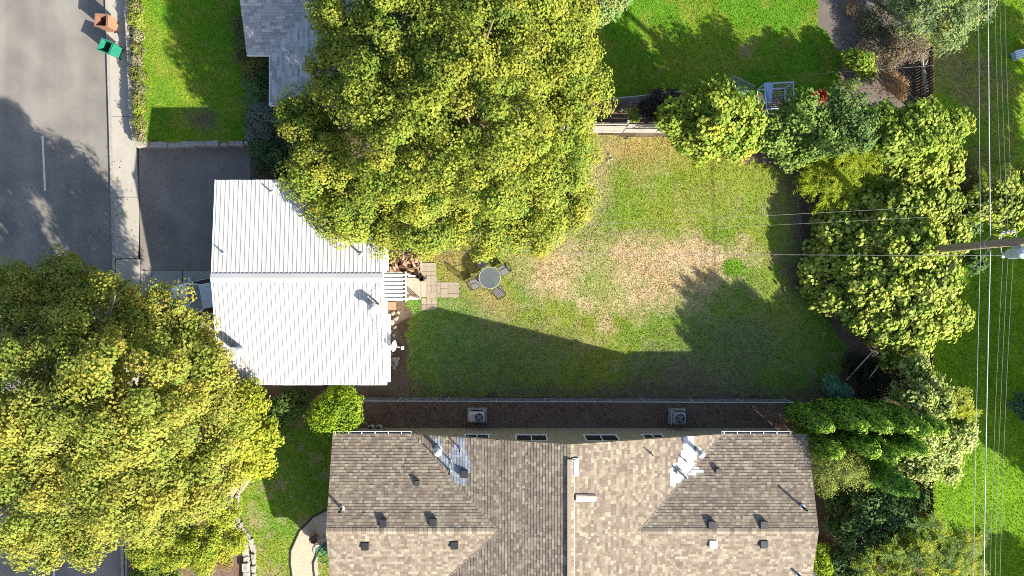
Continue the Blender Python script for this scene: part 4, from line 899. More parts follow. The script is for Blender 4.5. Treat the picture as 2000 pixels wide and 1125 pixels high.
# curved stone border of the lower-left bed
sb = empty('stone_border', (0, 0, 0), 'curved grey stone border left of the front lawn', 'border')
for off, hh, wd in ((-9, .34, .3), (4, .22, .2)):
    pts = [(488, 926), (476, 944), (462, 965), (458, 990), (462, 1012), (476, 1035), (488, 1055), (493, 1080), (494, 1160)]
    wall_blocks(sb, PX([(a + off, b) for a, b in pts]), hh, -.02, wd, .22, .5, M_BLOCK, 'stone', .035)
struct('planting_bed', MB().prism(PX([(250, 800), (480, 800), (470, 950), (452, 990), (480, 1050), (486, 1160), (250, 1160)]), -.1, .09), M_BARK, 'dark planting bed under the big lower left tree')
bed = struct('bark_bed', MB().prism(BEDP, -.1, .028), mat('pale_bark', (.47, .39, .30), (.33, .26, .19), .95, 9, 9, .7, 40), 'pale bark bed curving along the tan house')
ed = MB(); ed.tube([(*q, .035) for q in PX([(655, 990), (640, 995), (612, 1009), (585, 1037), (568, 1075), (567, 1100), (575, 1160)])], .045, 6); ed.tube([(*q, .04) for q in PX([(655, 1048), (640, 1056), (620, 1080), (612, 1100), (613, 1115), (620, 1160)])], .045, 6)
tag(ed.build('bed_edging', M_BLACK), 'black edging strips along the pale bark bed', 'edging')
ps = empty('flower_pot', W(616, 1049), 'brown clay pot on the pale bark bed', 'pot'); MB().lathe([(.16, 0), (.21, .3), (.24, .3), (.24, .36), (.2, .36), (.18, .28)], (0, 0, 0), 16).build('pot', mat('clay', (.26, .13, .09), (.2, .1, .07), .8), ps); MB().lathe([(.18, .28), (.05, .3)], (0, 0, 0), 12).build('earth', M_SOIL, ps)
hs = MB(); hp = []; rs = np.random.default_rng(4)
for t in np.linspace(0, 1, 120):
    a = t * 2 * math.pi * 5.3; rr = .28 + .15 * math.sin(t * 17) + .1 * math.cos(t * 9); hp.append(W(632 + 6 * math.sin(t * 11), 1086 - 24 * t) + Vector((rr * math.cos(a), rr * math.sin(a), .05 + .03 * (t * 5 % 1))))
hs.tube(hp, .014, 5); tag(hs.build('garden_hose', mat('teal_hose', (.02, .28, .2), (.015, .2, .15), .4)), 'tangled teal garden hose beside the tan house', 'hose')
# top right clutter
kn = empty('dog_kennel', W(1500, 193), 'open wire kennel with tube frame tinted blue for shade', 'kennel'); M_BLUE_SHADE = mat('blue_shade_tint', (.42, .52, .68), (.34, .43, .58), .5)  # kennel tubes take the blue cast of shade into their base colour
c4 = [W(a, b) - kn.location for a, b in ((1478, 176), (1532, 173), (1534, 222), (1482, 224))]
for i in range(4):
    a, b = c4[i], c4[(i + 1) % 4]
    for z in (.06, 1.1): MB().tube([a + Vector((0, 0, z)), b + Vector((0, 0, z))], .035, 6).build('rail', M_BLUE_SHADE, kn)
    MB().tube([a, a + Vector((0, 0, 1.1))], .035, 6).build('post', M_BLUE_SHADE, kn)
gr = MB()
for k in range(1, 12):
    for (i, j, m_, n_) in ((0, 1, 3, 2), (0, 3, 1, 2)): gr.tube([c4[i].lerp(c4[j], k / 12) + Vector((0, 0, 1.1)), c4[m_].lerp(c4[n_], k / 12) + Vector((0, 0, 1.1))], .006, 4)
gr.build('wire_top', M_GALV, kn)
MB().add([c4[0] + Vector((-.02, .05, 1.15)), c4[0] + Vector((.42, .03, 1.15)), c4[3] + Vector((.2, .3, 1.14)), c4[3] + Vector((-.1, .3, .9))], [(0, 3, 2, 1)]).build('tarp', mat('blue_tarp', (.3, .42, .62), (.22, .32, .5), .6, 5, 5, .5), kn)
gp = empty('wire_panel', W(1448, 172), 'wire mesh panel leaning beside the kennel', 'panel'); cc = [W(1432, 148, .55) - gp.location, W(1475, 168, .55) - gp.location, W(1462, 188, .05) - gp.location, W(1420, 164, .05) - gp.location]
MB().tube(cc + [cc[0]], .02, 6).build('frame', M_GALV, gp); gr = MB()
for k in range(1, 14): gr.tube([cc[0].lerp(cc[1], k / 14), cc[3].lerp(cc[2], k / 14)], .006, 4)
for k in range(1, 8): gr.tube([cc[0].lerp(cc[3], k / 8), cc[1].lerp(cc[2], k / 8)], .006, 4)
gr.build('wires', M_GALV, gp)
rt = empty('red_tub', W(1597, 190, 0), 'red plastic tub among the bushes', 'tub'); MB().lathe([(.2, 0), (.32, .3), (.35, .3), (.35, .33), (.29, .33), (.18, .05), (0, .05)], (0, 0, 0), 18, False).build('tub', mat('red_plastic', (.5, .03, .03), (.4, .02, .02), .4), rt)
lg = empty('bare_log', W(1806, 150, .4), 'pale bare trunk standing against the dark picket fence', 'log'); lg.location.z = 0
MB().tube([W(1812, 196, .7) - lg.location, W(1808, 165, .9) - lg.location, W(1804, 132, 1.1) - lg.location, W(1801, 104, 1.5) - lg.location], [.11, .1, .09, .07], 8).build('trunk', mat('pale_bark_wood', (.36, .33, .30), (.25, .23, .2), .9, 6), lg); MB().tube([W(1804, 132, 1.1) - lg.location, W(1812, 118, 1.5) - lg.location], [.05, .03], 6).build('branch', MATS['pale_bark_wood'], lg)
for k in (-1, 1): MB().tube([W(1812, 196, 0) - lg.location, W(1811, 190, .75) - lg.location] if k < 0 else [W(1803, 110, 0) - lg.location, W(1802, 106, 1.4) - lg.location], .05, 6).build('prop', MATS['pale_bark_wood'], lg)
bn = empty('garden_bench', W(1992, 108), 'pale blue slatted bench on the right lawn', 'bench', None, .25)
for k in range(4): MB().box((0, -.16 + k * .11, .42), (1.1, .08, .03)).build('slat', M_BLUE_SHADE, bn)
for sx in (-.45, .45): MB().box((sx, 0, .2), (.06, .42, .4)).build('leg', M_BLUE_SHADE, bn)
cg = empty('plant_cage', W(1238, 222), 'thin wire plant cage in the shaded garden', 'cage')
for z in (.3, .9): MB().tube([(-.35, -.3, z), (.35, -.3, z), (.35, .35, z), (-.35, .35, z), (-.35, -.3, z)], .012, 5).build('hoop', M_GALV, cg)
for a, b in ((-.35, -.3), (.35, -.3), (.35, .35), (-.35, .35)): MB().tube([(a, b, 0), (a, b, .95)], .012, 5).build('stake', M_GALV, cg)

# ---------------------------------------------------------------- utility pole and lines
PB = W(1750, 494); up_ = empty('utility_pole', PB, 'brown wooden utility pole carrying a transformer above the vines', 'utility pole')
MB().tube([(0, 0, 0), (0, 0, 6), (0, 0, 11.3)], [.19, .165, .13], 14).build('pole', mat('pole_wood', (.30, .235, .16), (.17, .13, .09), .9, 5, 8, .4, 40, stretch=(8, 8, .6)), up_, True)
tr = MB().lathe([(.17, 0), (.2, .04), (.2, .72), (.22, .74), (.22, .78), (.08, .84)], (.0, -.45, 7.95), 18).build('transformer', mat('transformer_paint', (.42, .52, .58), (.36, .46, .52), .45, 5), up_, True)
for k in (-.1, .1): MB().lathe([(.03, 0), (.05, .05), (.03, .1), (.05, .15), (.02, .24)], (k, -.45, 8.76), 8).build('bushing', mat('porcelain', (.5, .5, .5), (.4, .4, .4), .3), tr)
MB().box((0, -.2, 8.4), (.1, .2, .5)).build('bracket', M_GALV, up_)
for z in (7.62, 7.9, 8.18):
    for s, ln in ((1, .42), (-1, .55)):
        MB().lathe([(.03, 0), (.06, .03), (.03, .06), (.06, .09)], (0, s * ln, z - .04), 8).build('insulator', mat('white_porcelain', (.68, .68, .68), (.6, .6, .6), .25), up_)
for s in (1, -1): MB().tube([(0, s * .15, 7.5), (0, s * .42, 7.55), (0, s * .42, 8.3), (0, s * .15, 8.35)], .03, 6).build('rack', M_GALV, up_)
MB().box((0, 0, 10.6), (.12, 2.4, .12)).build('crossarm', M_WOOD, up_)
M_WIRE = mat('aluminium_wire', (.20, .20, .195), (.15, .15, .145), .5, 8); M_CABLE = mat('grey_cable', (.42, .43, .44), (.33, .335, .34), .5, 6)
def wire(name, label, pts, r, m, sag=0.0, n=18, group='overhead wires on the utility pole', cat='wire'):
    P = []
    for i in range(len(pts) - 1):
        a, b = Vector(pts[i]), Vector(pts[i + 1])
        for k in range(n + (i == len(pts) - 2)): t = k / n; q = a.lerp(b, t); q.z -= sag * 4 * t * (1 - t); P.append(q)
    o = MB().tube(P, r, 5).build(name, m); tag(o, label, cat, group); return o
px_, py_ = PB.x, PB.y
wire('telephone_cable', 'thick pale cable bundle running down the right side', [(19.75, 44, 7.3), (px_ - .17, py_ + .3, 7.15), (px_ - .17, py_ - .3, 7.15), (19.3, -40, 7.2)], .02, M_CABLE, .35)
wire('telephone_cable', 'slim cable left of the thick cable bundle', [(19.8, 44, 6.7), (px_ - .19, py_, 6.6), (19.1, -40, 6.8)], .008, M_CABLE, .35)
for k, (z, lab) in enumerate(((7.62, 'left one of the three thin power wires'), (7.9, 'middle one of the three thin power wires'), (8.18, 'right one of the three thin power wires'))):
    wire('power_line', lab, [(20.0, 44, z), (px_, py_ + .44, z), (px_, py_ - .57, z), (19.6, -40, z)], .007, M_WIRE, .8, group='three thin power wires on the pole rack')
wire('service_wire', 'long service wire from pole across the dry grass to the white house', [(px_, py_ - .5, 7.7), W(752, 490, 4.8)], .009, M_WIRE, .8, 30)
wire('service_wire', 'upper of two short drop wires over the shaded lawn strip', [W(1928, 398, 6.55), W(752, 458, 4.7)], .006, M_WIRE, .3, 30)
wire('service_wire', 'lower of two short drop wires over the shaded lawn strip', [W(1930, 418, 6.6), W(752, 476, 4.6)], .005, M_WIRE, .3, 30)
wire('clothes_line', 'thin line strung across the shaded yard to the dark picket fence', [W(1448, 153, 1.6), W(1824, 128, 1.6)], .006, M_WIRE, .05, 14, 'thin garden lines', 'line')
for a, b, lab in ((1650, 746, 'guy wire with pale guard, nearer the lawn'), (1680, 762, 'guy wire with pale guard, nearer the conifer hedge')):
    A = W(a, b); B = Vector((px_, py_, 5.6)); g_ = empty('guy_wire', A, lab, 'guy wire', 'guy wires of the utility pole')
    MB().tube([(0, 0, 0), B - A], .007, 5).build('cable', M_WIRE, g_); d = (B - A).normalized(); MB().tube([d * .15, d * 2.3], .032, 8).build('guard', mat('pale_plastic', (.5, .47, .42), (.42, .39, .35), .6), g_)
wire('guy_wire', 'slanting guy wire right of the vine covered mass', [(px_, py_, 7.1), W(1800, 645, .3)], .009, M_WIRE, 0, 4, 'guy wires of the utility pole', 'guy wire')
# ---------------------------------------------------------------- trees and shrubs
M_LEAF = leafmat('leaf', .42, .6, .15); M_NEEDLE = leafmat('needle', .15, .65, .2)
M_TRUNK = mat('tree_bark', (.22, .17, .13), (.12, .095, .075), .95, 6, 8, .6, 30)
YM = [(.27, .275, .035), (.22, .25, .03), (.15, .20, .025), (.32, .29, .045), (.10, .15, .022)]          # yellowing maple
GM_ = [(.18, .26, .032), (.13, .21, .026), (.24, .29, .04), (.085, .15, .022)]
VINE = [(.28, .35, .055), (.21, .30, .038), (.34, .39, .075), (.15, .24, .03)]
def unit(n, r):
    v = r.normal(size=(n, 3)); return v / np.linalg.norm(v, axis=1, keepdims=True)
def norm(v): return v / np.maximum(np.linalg.norm(v, axis=1, keepdims=True), 1e-9)
def leaf_geo(P, N, T, L, Wd, shape, fold):
    N = norm(N); T = norm(T - N * (T * N).sum(1, keepdims=True)); B = np.cross(N, T); n = len(P); L = L[:, None]; Wd = Wd[:, None]
    if shape == 'round':
        a = [(-.5, 0), (-.3, .42), (.2, .45), (.52, 0), (.2, -.45), (-.3, -.42)]
        V = np.stack([P + T * L * u + B * Wd * v + N * (abs(v) * fold * Wd) for u, v in a], 1)
        F = np.arange(n * 6).reshape(n, 6); return V.reshape(-1, 3), F, 6
    V = np.stack([P - T * L * .5, P + B * Wd * .5 + N * Wd * fold, P + T * L * .5, P - B * Wd * .5 + N * Wd * fold], 1)
    return V.reshape(-1, 3), np.arange(n * 4).reshape(n, 4), 4
def crown(lobes, r, spacing=.45, cr=.42, kleaf=42, ls=.17, asp=.8, pal=YM, shape='leaf', low=-.35, gap=.12, fill=.35, puff=.55, tips=None, upright=False, droop=0.0, jit=.8, sunward=.15):
    C = []; O = []; INN = []
    A = np.array([l[:6] for l in lobes], float)
    for i, (x, y, z, rx, ry, rz) in enumerate(A):
        area = 2 * math.pi * ((rx * ry) ** 1.6 / 3 + (rx * rz) ** 1.6 / 3 + (ry * rz) ** 1.6 / 3) ** (1 / 1.6) * (1 - low)
        m = max(6, int(area / spacing ** 2)); d = unit(m * 3, r); d = d[d[:, 2] > low][:m]
        c = np.array((x, y, z)) + d * np.array((rx, ry, rz)) * r.uniform(.72, 1.03, (len(d), 1))
        keep = np.ones(len(c), bool)
        for j, q in enumerate(A):
            if j == i: continue
            e_ = (((c - q[:3]) / q[3:]) ** 2).sum(1); keep &= e_ > .62
        nz = vnoise(c[:, 0] * .9 + c[:, 2] * .5, c[:, 1] * .9, 1.0, i); keep &= (nz > gap * 1.6) | (r.random(len(c)) > .8)
        keep &= c[:, 2] > .15
        C.append(c[keep]); O.append(norm(d[keep] / np.array((rx, ry, rz)))); INN.append(np.zeros(keep.sum()))
        if fill:
            d2 = unit(int(m * fill), r); c2 = np.array((x, y, z)) + d2 * np.array((rx, ry, rz)) * r.uniform(.35, .7, (len(d2), 1)); c2 = c2[c2[:, 2] > .15]; d2 = d2[:len(c2)]
            C.append(c2); O.append(d2); INN.append(np.ones(len(c2)))
    C = np.concatenate(C); O = np.concatenate(O); INN = np.concatenate(INN); nc = len(C)
    cc = np.array(pal)[r.integers(0, len(pal), nc)] * r.uniform(.85, 1.15, (nc, 1))
    crs = cr * r.uniform(.65, 1.3, nc) * (1 + .4 * INN)
    if shape == 'frond':
        nf = kleaf; n = nc * nf; ci = np.repeat(np.arange(nc), nf)
        az = r.random(n) * 2 * math.pi; el = r.uniform(-.45, .5, n); D = np.stack([np.cos(az) * np.cos(el), np.sin(az) * np.cos(el), np.sin(el)], 1) + O[ci] * .3; D = norm(D)
        FL = cr * r.uniform(.9, 1.6, n); tt = np.linspace(.15, 1, 8); base = C[ci]
        P = []; T = []; idx = []
        S = norm(np.cross(D, np.array((0, 0, 1.0))))
        for t in tt:
            for s in (-1, 1):
                ax = norm(S * s * .85 + D * .55 + np.array((0, 0, -.15)))
                P.append(base + D * (FL * t)[:, None] - np.array((0, 0, 1)) * (FL * t * t * .3)[:, None] + ax * ls * .45); T.append(ax); idx.append(ci)
        P = np.concatenate(P); T = np.concatenate(T); ci = np.concatenate(idx); n = len(P)
        N = norm(np.array((0, 0, 1.0)) + r.normal(size=(n, 3)) * .25); L = ls * r.uniform(.8, 1.2, n)
        col = cc[ci] * r.uniform(.8, 1.2, (n, 1)) * r.uniform(.95, 1.05, (n, 3))
        V, F, k = leaf_geo(P, N, T, L, L * asp, 'leaf', .1); return V, F, np.repeat(col, k, 0)
    ci = np.repeat(np.arange(nc), kleaf); n = len(ci)
    u = unit(n, r); rad = r.random(n) ** .3
    off = u * (crs[ci] * rad)[:, None] * (np.array((.8, .8, 1.3)) if upright else np.array((1, 1, .62)))
    P = C[ci] + off
    out = norm(off)
    if upright:
        N = norm(O[ci] * 1.0 + out * .5 + r.normal(size=(n, 3)) * .45); T = np.array((0, 0, 1.0)) * .9 + O[ci] * .5 + r.normal(size=(n, 3)) * .25
    else:
        N = norm(np.array((0, 0, .55)) - np.array(SUN) * sunward * 2 + O[ci] * .45 + out * puff * 1.6 + r.normal(size=(n, 3)) * jit * .45); T = O[ci] * np.array((1, 1, .1)) + r.normal(size=(n, 3)) * .8 - np.array((0, 0, droop))
    L = ls * r.uniform(.65, 1.3, n)
    mix_ = r.random((n, 1)) < .15
    alt = np.array(pal)[r.integers(0, len(pal), n)]
    col = np.where(mix_, alt, cc[ci]) * r.uniform(.84, 1.16, (n, 1)) * (1 - .15 * INN[ci])[:, None] * r.uniform(.93, 1.07, (n, 3))  # inner clumps darkened: shade inside the crown put into leaf colour
    if tips is not None:  # clump tops and outer leaves lighter: new growth plus sunlit highlights in the colour
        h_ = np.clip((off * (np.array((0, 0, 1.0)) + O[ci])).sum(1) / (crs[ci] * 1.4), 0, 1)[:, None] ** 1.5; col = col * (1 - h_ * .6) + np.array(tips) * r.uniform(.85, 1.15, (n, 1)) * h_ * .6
    V, F, k = leaf_geo(P, N, T, L, L * asp, shape, .12 if shape != 'round' else .18)
    return V, F, np.repeat(col, k, 0)
def plant(name, label, cat, base, lobes, seed, trunk=.12, group=None, m=None, stems=True, **kw):
    """lobes: (px, py, height, r) or (px, py, height, rx, ry, rz) - photo position at that height, sizes in metres"""
    r = np.random.default_rng(seed); Lb = []
    for l in lobes:
        p = W(l[0], l[1], l[2]); rr = l[3:] if len(l) == 6 else (l[3], l[3], l[3] * .8); Lb.append((p.x, p.y, p.z, *rr))
    b = W(*base); root = empty(name, b, label, cat, group)
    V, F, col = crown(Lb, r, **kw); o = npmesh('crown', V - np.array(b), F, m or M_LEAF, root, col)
    if stems:
        cz = np.mean([l[2] for l in Lb]); c0 = np.mean(np.array(Lb)[:, :3], 0); tp = Vector((c0[0] - b.x, c0[1] - b.y, 0)) * .35; tp.z = max(.25, (cz - b.z) * .45)
        t = MB(); t.tube([(0, 0, -.1), (tp.x * .4 + r.uniform(-.1, .1) * trunk * 5, tp.y * .4, tp.z * .5), tp], [trunk * 1.25, trunk, trunk * .85], 9)
        for l in Lb:
            e_ = Vector((l[0] - b.x, l[1] - b.y, l[2] - b.z + l[5] * .3)); mdl = tp.lerp(e_, .5) + Vector((r.uniform(-.2, .2), r.uniform(-.2, .2), .15)) * min(1, trunk * 6)
            t.tube([tp, mdl, e_], [trunk * .6, trunk * .4, trunk * .14], 6)
            for k in range(3 if trunk > .1 else 1):
                d = Vector(r.uniform(-1, 1, 3)) * l[3] * .75; d.z = abs(d.z) * .6; t.tube([mdl.lerp(e_, .6), e_ + d], [trunk * .22, trunk * .07], 5)
        t.build('trunk', M_TRUNK, root)
    return root
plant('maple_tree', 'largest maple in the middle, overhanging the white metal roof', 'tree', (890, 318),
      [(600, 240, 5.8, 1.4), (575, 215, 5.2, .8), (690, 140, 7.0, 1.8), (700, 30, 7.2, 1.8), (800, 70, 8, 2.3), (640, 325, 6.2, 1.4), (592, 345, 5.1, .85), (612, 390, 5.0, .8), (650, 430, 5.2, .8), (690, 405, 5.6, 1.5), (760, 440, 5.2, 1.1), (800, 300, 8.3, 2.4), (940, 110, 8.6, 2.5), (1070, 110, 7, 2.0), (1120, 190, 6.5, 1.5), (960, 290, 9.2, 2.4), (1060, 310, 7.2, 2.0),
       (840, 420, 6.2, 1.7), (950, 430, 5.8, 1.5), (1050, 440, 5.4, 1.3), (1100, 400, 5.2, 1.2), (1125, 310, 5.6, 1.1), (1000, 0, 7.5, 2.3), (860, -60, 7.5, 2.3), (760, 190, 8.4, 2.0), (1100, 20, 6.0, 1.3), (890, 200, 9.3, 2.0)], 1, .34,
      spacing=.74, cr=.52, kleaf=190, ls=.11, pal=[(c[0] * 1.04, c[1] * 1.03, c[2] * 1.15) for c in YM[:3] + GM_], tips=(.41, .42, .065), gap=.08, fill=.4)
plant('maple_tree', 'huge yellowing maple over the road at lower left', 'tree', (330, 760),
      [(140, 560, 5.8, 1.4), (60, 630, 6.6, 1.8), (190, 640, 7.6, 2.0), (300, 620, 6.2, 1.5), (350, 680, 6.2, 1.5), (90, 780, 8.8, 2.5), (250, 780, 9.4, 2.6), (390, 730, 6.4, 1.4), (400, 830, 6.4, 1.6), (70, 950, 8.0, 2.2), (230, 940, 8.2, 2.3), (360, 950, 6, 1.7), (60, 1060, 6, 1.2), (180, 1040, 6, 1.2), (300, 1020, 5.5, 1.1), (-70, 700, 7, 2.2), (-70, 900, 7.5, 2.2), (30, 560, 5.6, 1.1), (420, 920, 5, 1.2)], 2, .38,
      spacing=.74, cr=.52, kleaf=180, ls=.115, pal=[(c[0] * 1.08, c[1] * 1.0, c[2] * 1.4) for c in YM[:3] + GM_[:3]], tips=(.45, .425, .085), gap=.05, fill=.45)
YB_ = [(.33, .36, .035), (.27, .32, .03), (.37, .38, .05), (.20, .26, .028)]
plant('small_maple', 'bright yellow green tree at the lower left corner of the metal roof', 'tree', (530, 800), [(480, 790, 4.2, 1.0), (505, 850, 4.4, 1.0), (460, 850, 4.6, 1.2), (495, 900, 3.6, .85), (460, 910, 3.6, .9)], 3, .12, spacing=.34, cr=.33, kleaf=46, ls=.12, pal=YB_, tips=(.44, .44, .05))
plant('hedge_shrub', 'rounded bright shrub mass beside the curved stone border', 'shrub', (430, 1010), [(430, 1000, 1.8, .9), (400, 1060, 1.8, 1.0), (340, 1070, 1.6, 1.0), (445, 1060, 1.5, .8), (280, 1080, 1.2, .7), (390, 1100, 1.2, .7)], 4, .08, spacing=.28, cr=.26, kleaf=46, ls=.085, pal=YB_ + GM_, tips=(.42, .43, .04))
plant('rusty_shrub', 'orange brown shrub among rocks by the stone border', 'shrub', (428, 1078), [(428, 1082, .5, .45), (440, 1100, .4, .3)], 5, .03, spacing=.2, cr=.2, kleaf=30, ls=.08, pal=[(.30, .19, .06), (.24, .16, .06), (.2, .2, .05)])
plant('low_shrub', 'dark green low shrub below the rounded bright mass', 'shrub', (310, 1110), [(300, 1110, .5, .6), (330, 1125, .5, .6), (270, 1128, .4, .4)], 6, .03, spacing=.25, cr=.25, kleaf=36, ls=.1, pal=[(.12, .19, .03), (.17, .23, .035)])
plant('young_tree', 'small lime green tree at the corner of the tan house', 'tree', (672, 790), [(655, 805, 2.6, 1.0), (680, 785, 2.8, .55), (665, 770, 2.2, .5), (630, 815, 2.2, .6), (650, 838, 2.0, .55), (680, 820, 2.6, .6)], 7, .07, spacing=.3, cr=.3, kleaf=44, ls=.1, pal=[(.17, .29, .02), (.22, .32, .02), (.13, .22, .02)], tips=(.34, .38, .03))
plant('dark_shrub', 'dark leafy shrub left of the lime green tree', 'shrub', (572, 790), [(562, 795, .8, .75), (540, 810, .8, .7), (585, 785, .7, .5), (530, 840, .5, .5)], 8, .04, spacing=.3, cr=.28, kleaf=34, ls=.12, pal=[(.07, .13, .03), (.10, .17, .04), (.14, .2, .05)])
# shrubs above the driveway
for k, (lab, base, lobes, pal, kw) in enumerate([
    ('silvery grey shrub between the raised lawn and the maple', (525, 248), [(518, 235, 1.3, .85), (505, 250, 1.1, .6), (540, 225, 1.2, .6)], [(.16, .2, .19), (.2, .24, .22), (.12, .16, .15)], dict(ls=.1)),
    ('dark green shrub below the short chain link fence', (530, 300), [(525, 298, .9, .7), (550, 310, 1.0, .7), (505, 290, .8, .4)], [(.07, .13, .05), (.1, .17, .06), (.14, .2, .08)], dict(ls=.12)),
    ('dull shrub against the top edge of the metal roof', (535, 335), [(520, 330, .7, .5), (548, 335, .9, .5)], [(.12, .12, .06), (.16, .14, .08), (.09, .12, .05)], dict(ls=.1)),
    ('yellowish shrub in the notch of the grey roof', (503, 140), [(498, 130, 1.2, .5), (492, 145, 1.1, .4)], [(.2, .2, .06), (.15, .17, .05)], dict(ls=.1)),
    ('dark shrub under the notch of the grey roof', (515, 152), [(515, 140, 1.2, .5), (512, 165, 1.1, .45)], [(.08, .12, .05), (.06, .1, .04)], dict(ls=.1)),
    ('dusty shrub along the left wall of the grey roofed house', (487, 90), [(478, 85, 1.3, .4), (474, 50, 1.3, .45), (476, 110, 1.1, .35)], [(.13, .15, .06), (.1, .14, .06)], dict(ls=.1))]):
    plant('garden_shrub', lab, 'shrub', base, lobes, 20 + k, .04, 'shrubs above the driveway', spacing=.28, cr=.27, kleaf=34, pal=pal, gap=.08, **kw)
plant('frond_plant', 'green frond plant left of the silvery grey shrub', 'plant', (503, 196), [(496, 192, 1.1, .4), (500, 170, 1.2, .35)], 30, .03, spacing=.5, cr=.4, kleaf=5, ls=.17, asp=.3, pal=[(.09, .19, .07), (.12, .22, .06)], shape='frond', gap=0)
for k, (py, r_, pal) in enumerate([(12, .34, 0), (38, .42, 1), (66, .3, 2), (92, .34, 0), (118, .3, 2), (142, .38, 0), (168, .28, 2), (192, .34, 0), (216, .34, 1), (240, .38, 0), (264, .3, 2)]):
    P_ = [[(.19, .22, .06), (.26, .26, .1), (.15, .18, .05)], [(.25, .31, .05), (.29, .34, .06)], [(.28, .25, .15), (.19, .19, .1), (.33, .3, .2)]][pal]
    w_ = ['first', 'second', 'third', 'fourth', 'fifth', 'sixth', 'seventh', 'eighth', 'ninth', 'tenth', 'eleventh'][k]
    plant('border_plant', f'{["olive", "lime green", "straw toned"][pal]} border plant on the retaining wall, {w_} from the top', 'plant', (264 + py * .03, py, .5), [(262 + py * .04, py, .72, r_ * .85), (268 + py * .035, py + 8, .7, r_ * .7), (258 + py * .05, py - 6, .65, r_ * .6)], 40 + k, .02, 'border plants on the retaining wall', spacing=.2, cr=.17, kleaf=26, ls=.075, pal=P_, gap=.16)
# right-hand thicket
BL = [(.26, .35, .045), (.19, .29, .036), (.31, .37, .06), (.13, .22, .03)]
plant('leafy_tree', 'small round tree covering the right end of the plank fence', 'tree', (1362, 265), [(1330, 232, 3.2, 0.95), (1375, 200, 3.7, 0.85), (1410, 180, 3.4, 0.5), (1400, 235, 4.1, 1.15), (1450, 232, 3.7, 0.9), (1370, 280, 3.2, 0.95), (1435, 280, 3.0, 0.9), (1465, 265, 3.1, 0.55)], 60, .1, spacing=.5, sunward=.3, cr=.42, kleaf=60, ls=.165, jit=1.1, pal=BL + [(.36, .36, .03)], shape='round', tips=(.36, .42, .07))
plant('leafy_tree', 'mid green tree next to the kennel', 'tree', (1530, 265), [(1525, 255, 3.1, 0.9), (1570, 228, 3.6, 0.9), (1545, 295, 2.8, 0.7), (1590, 265, 3.5, 0.8), (1510, 285, 2.6, 0.55), (1555, 205, 2.9, 0.5)], 61, .09, spacing=.5, sunward=.3, cr=.42, kleaf=66, ls=.15, jit=1.1, pal=[(.16, .26, .05), (.2, .3, .06), (.12, .21, .05)], tips=(.3, .36, .1))
plant('leafy_shrub', 'dark bluish shrub behind the red tub', 'shrub', (1635, 240), [(1640, 225, 3.4, 0.8), (1660, 190, 3.6, 0.7), (1625, 270, 3.4, 0.8), (1680, 250, 3.8, 0.9)], 62, .06, spacing=.48, cr=.4, kleaf=66, ls=.13, jit=1.1, pal=[(.11, .19, .06), (.15, .24, .07), (.2, .28, .07)])
plant('leafy_tree', 'bright green tree below the pale bare log', 'tree', (1760, 290), [(1790, 240, 3.6, 1.0), (1740, 270, 3.6, 0.9), (1840, 250, 3.4, 0.9), (1875, 240, 3.0, 0.5), (1810, 290, 3.8, 1.0), (1720, 230, 3.2, 0.7)], 63, .09, spacing=.5, sunward=.3, cr=.42, kleaf=60, ls=.155, jit=1.1, pal=BL, shape='round', tips=(.34, .40, .09))
plant('yellow_locust', 'feathery yellow green tree among the dark shrubs', 'tree', (1625, 365), [(1595, 315, 1.5, .7), (1650, 315, 1.8, .8), (1695, 305, 1.9, .7), (1595, 360, 1.2, .6), (1650, 375, 1.4, .7), (1640, 345, 1.8, .7), (1700, 345, 1.6, .6), (1620, 395, 1.0, .5)], 64, .08, spacing=.36, cr=.42, kleaf=5, ls=.12, asp=.45, pal=[(.25, .32, .02), (.20, .28, .02), (.30, .35, .03)], shape='frond', gap=.06)
plant('vine_thicket', 'big mound of pale round leaved vines right of the lawn', 'thicket', (1690, 540), [(1800, 350, 2.0, 1.0), (1850, 320, 1.8, .8), (1760, 410, 2.2, 1.1), (1720, 380, 1.7, .8), (1830, 400, 2.2, 1.0), (1690, 460, 1.6, .9), (1740, 450, 2.1, .9), (1790, 480, 2.6, 1.2), (1850, 460, 2.0, .9), (1630, 520, 1.1, .75), (1680, 520, 1.7, .9), (1740, 540, 2.3, 1.1), (1700, 580, 2.0, 1.0), (1830, 540, 2.3, 1.0), (1790, 580, 2.5, 1.1), (1640, 590, 1.2, .75), (1680, 635, 1.6, .8), (1740, 640, 2.1, .9), (1790, 655, 2.0, .9), (1840, 620, 2.0, .9), (1880, 620, 1.4, .5), (1600, 490, .7, .5), (1610, 590, .8, .5), (1740, 695, 1.4, .5), (1780, 700, 1.4, .5), (1590, 525, .7, .55), (1605, 450, .8, .6), (1630, 470, 1.1, .75), (1655, 425, 1.2, .75), (1590, 560, .7, .5), (1748, 335, 1.7, .8)], 65, .1, spacing=.5, cr=.40, kleaf=62, ls=.165, asp=.95, pal=VINE, shape='round', tips=(.55, .58, .15), gap=.06, jit=1.0, fill=.5, sunward=.4)
plant('leafy_shrub', 'pale round leaved shrub behind the power lines', 'shrub', (1930, 400), [(1960, 380, 1.8, 1.0), (1920, 400, 1.6, .7), (1990, 400, 1.8, .9), (1965, 425, 1.5, .7), (1990, 350, 1.4, .7)], 66, .06, spacing=.46, sunward=.3, cr=.38, kleaf=55, ls=.15, pal=VINE, shape='round', tips=(.46, .5, .13), jit=1.1)
plant('dry_grass_clump', 'brown arching grass clump below the power lines', 'grass clump', (1880, 390), [(1885, 370, .7, .6), (1875, 410, .6, .6), (1900, 345, .8, .5)], 67, .02, spacing=.3, cr=.4, kleaf=30, ls=.42, asp=.06, pal=[(.22, .17, .1), (.14, .16, .05), (.26, .22, .13)], jit=1.2)
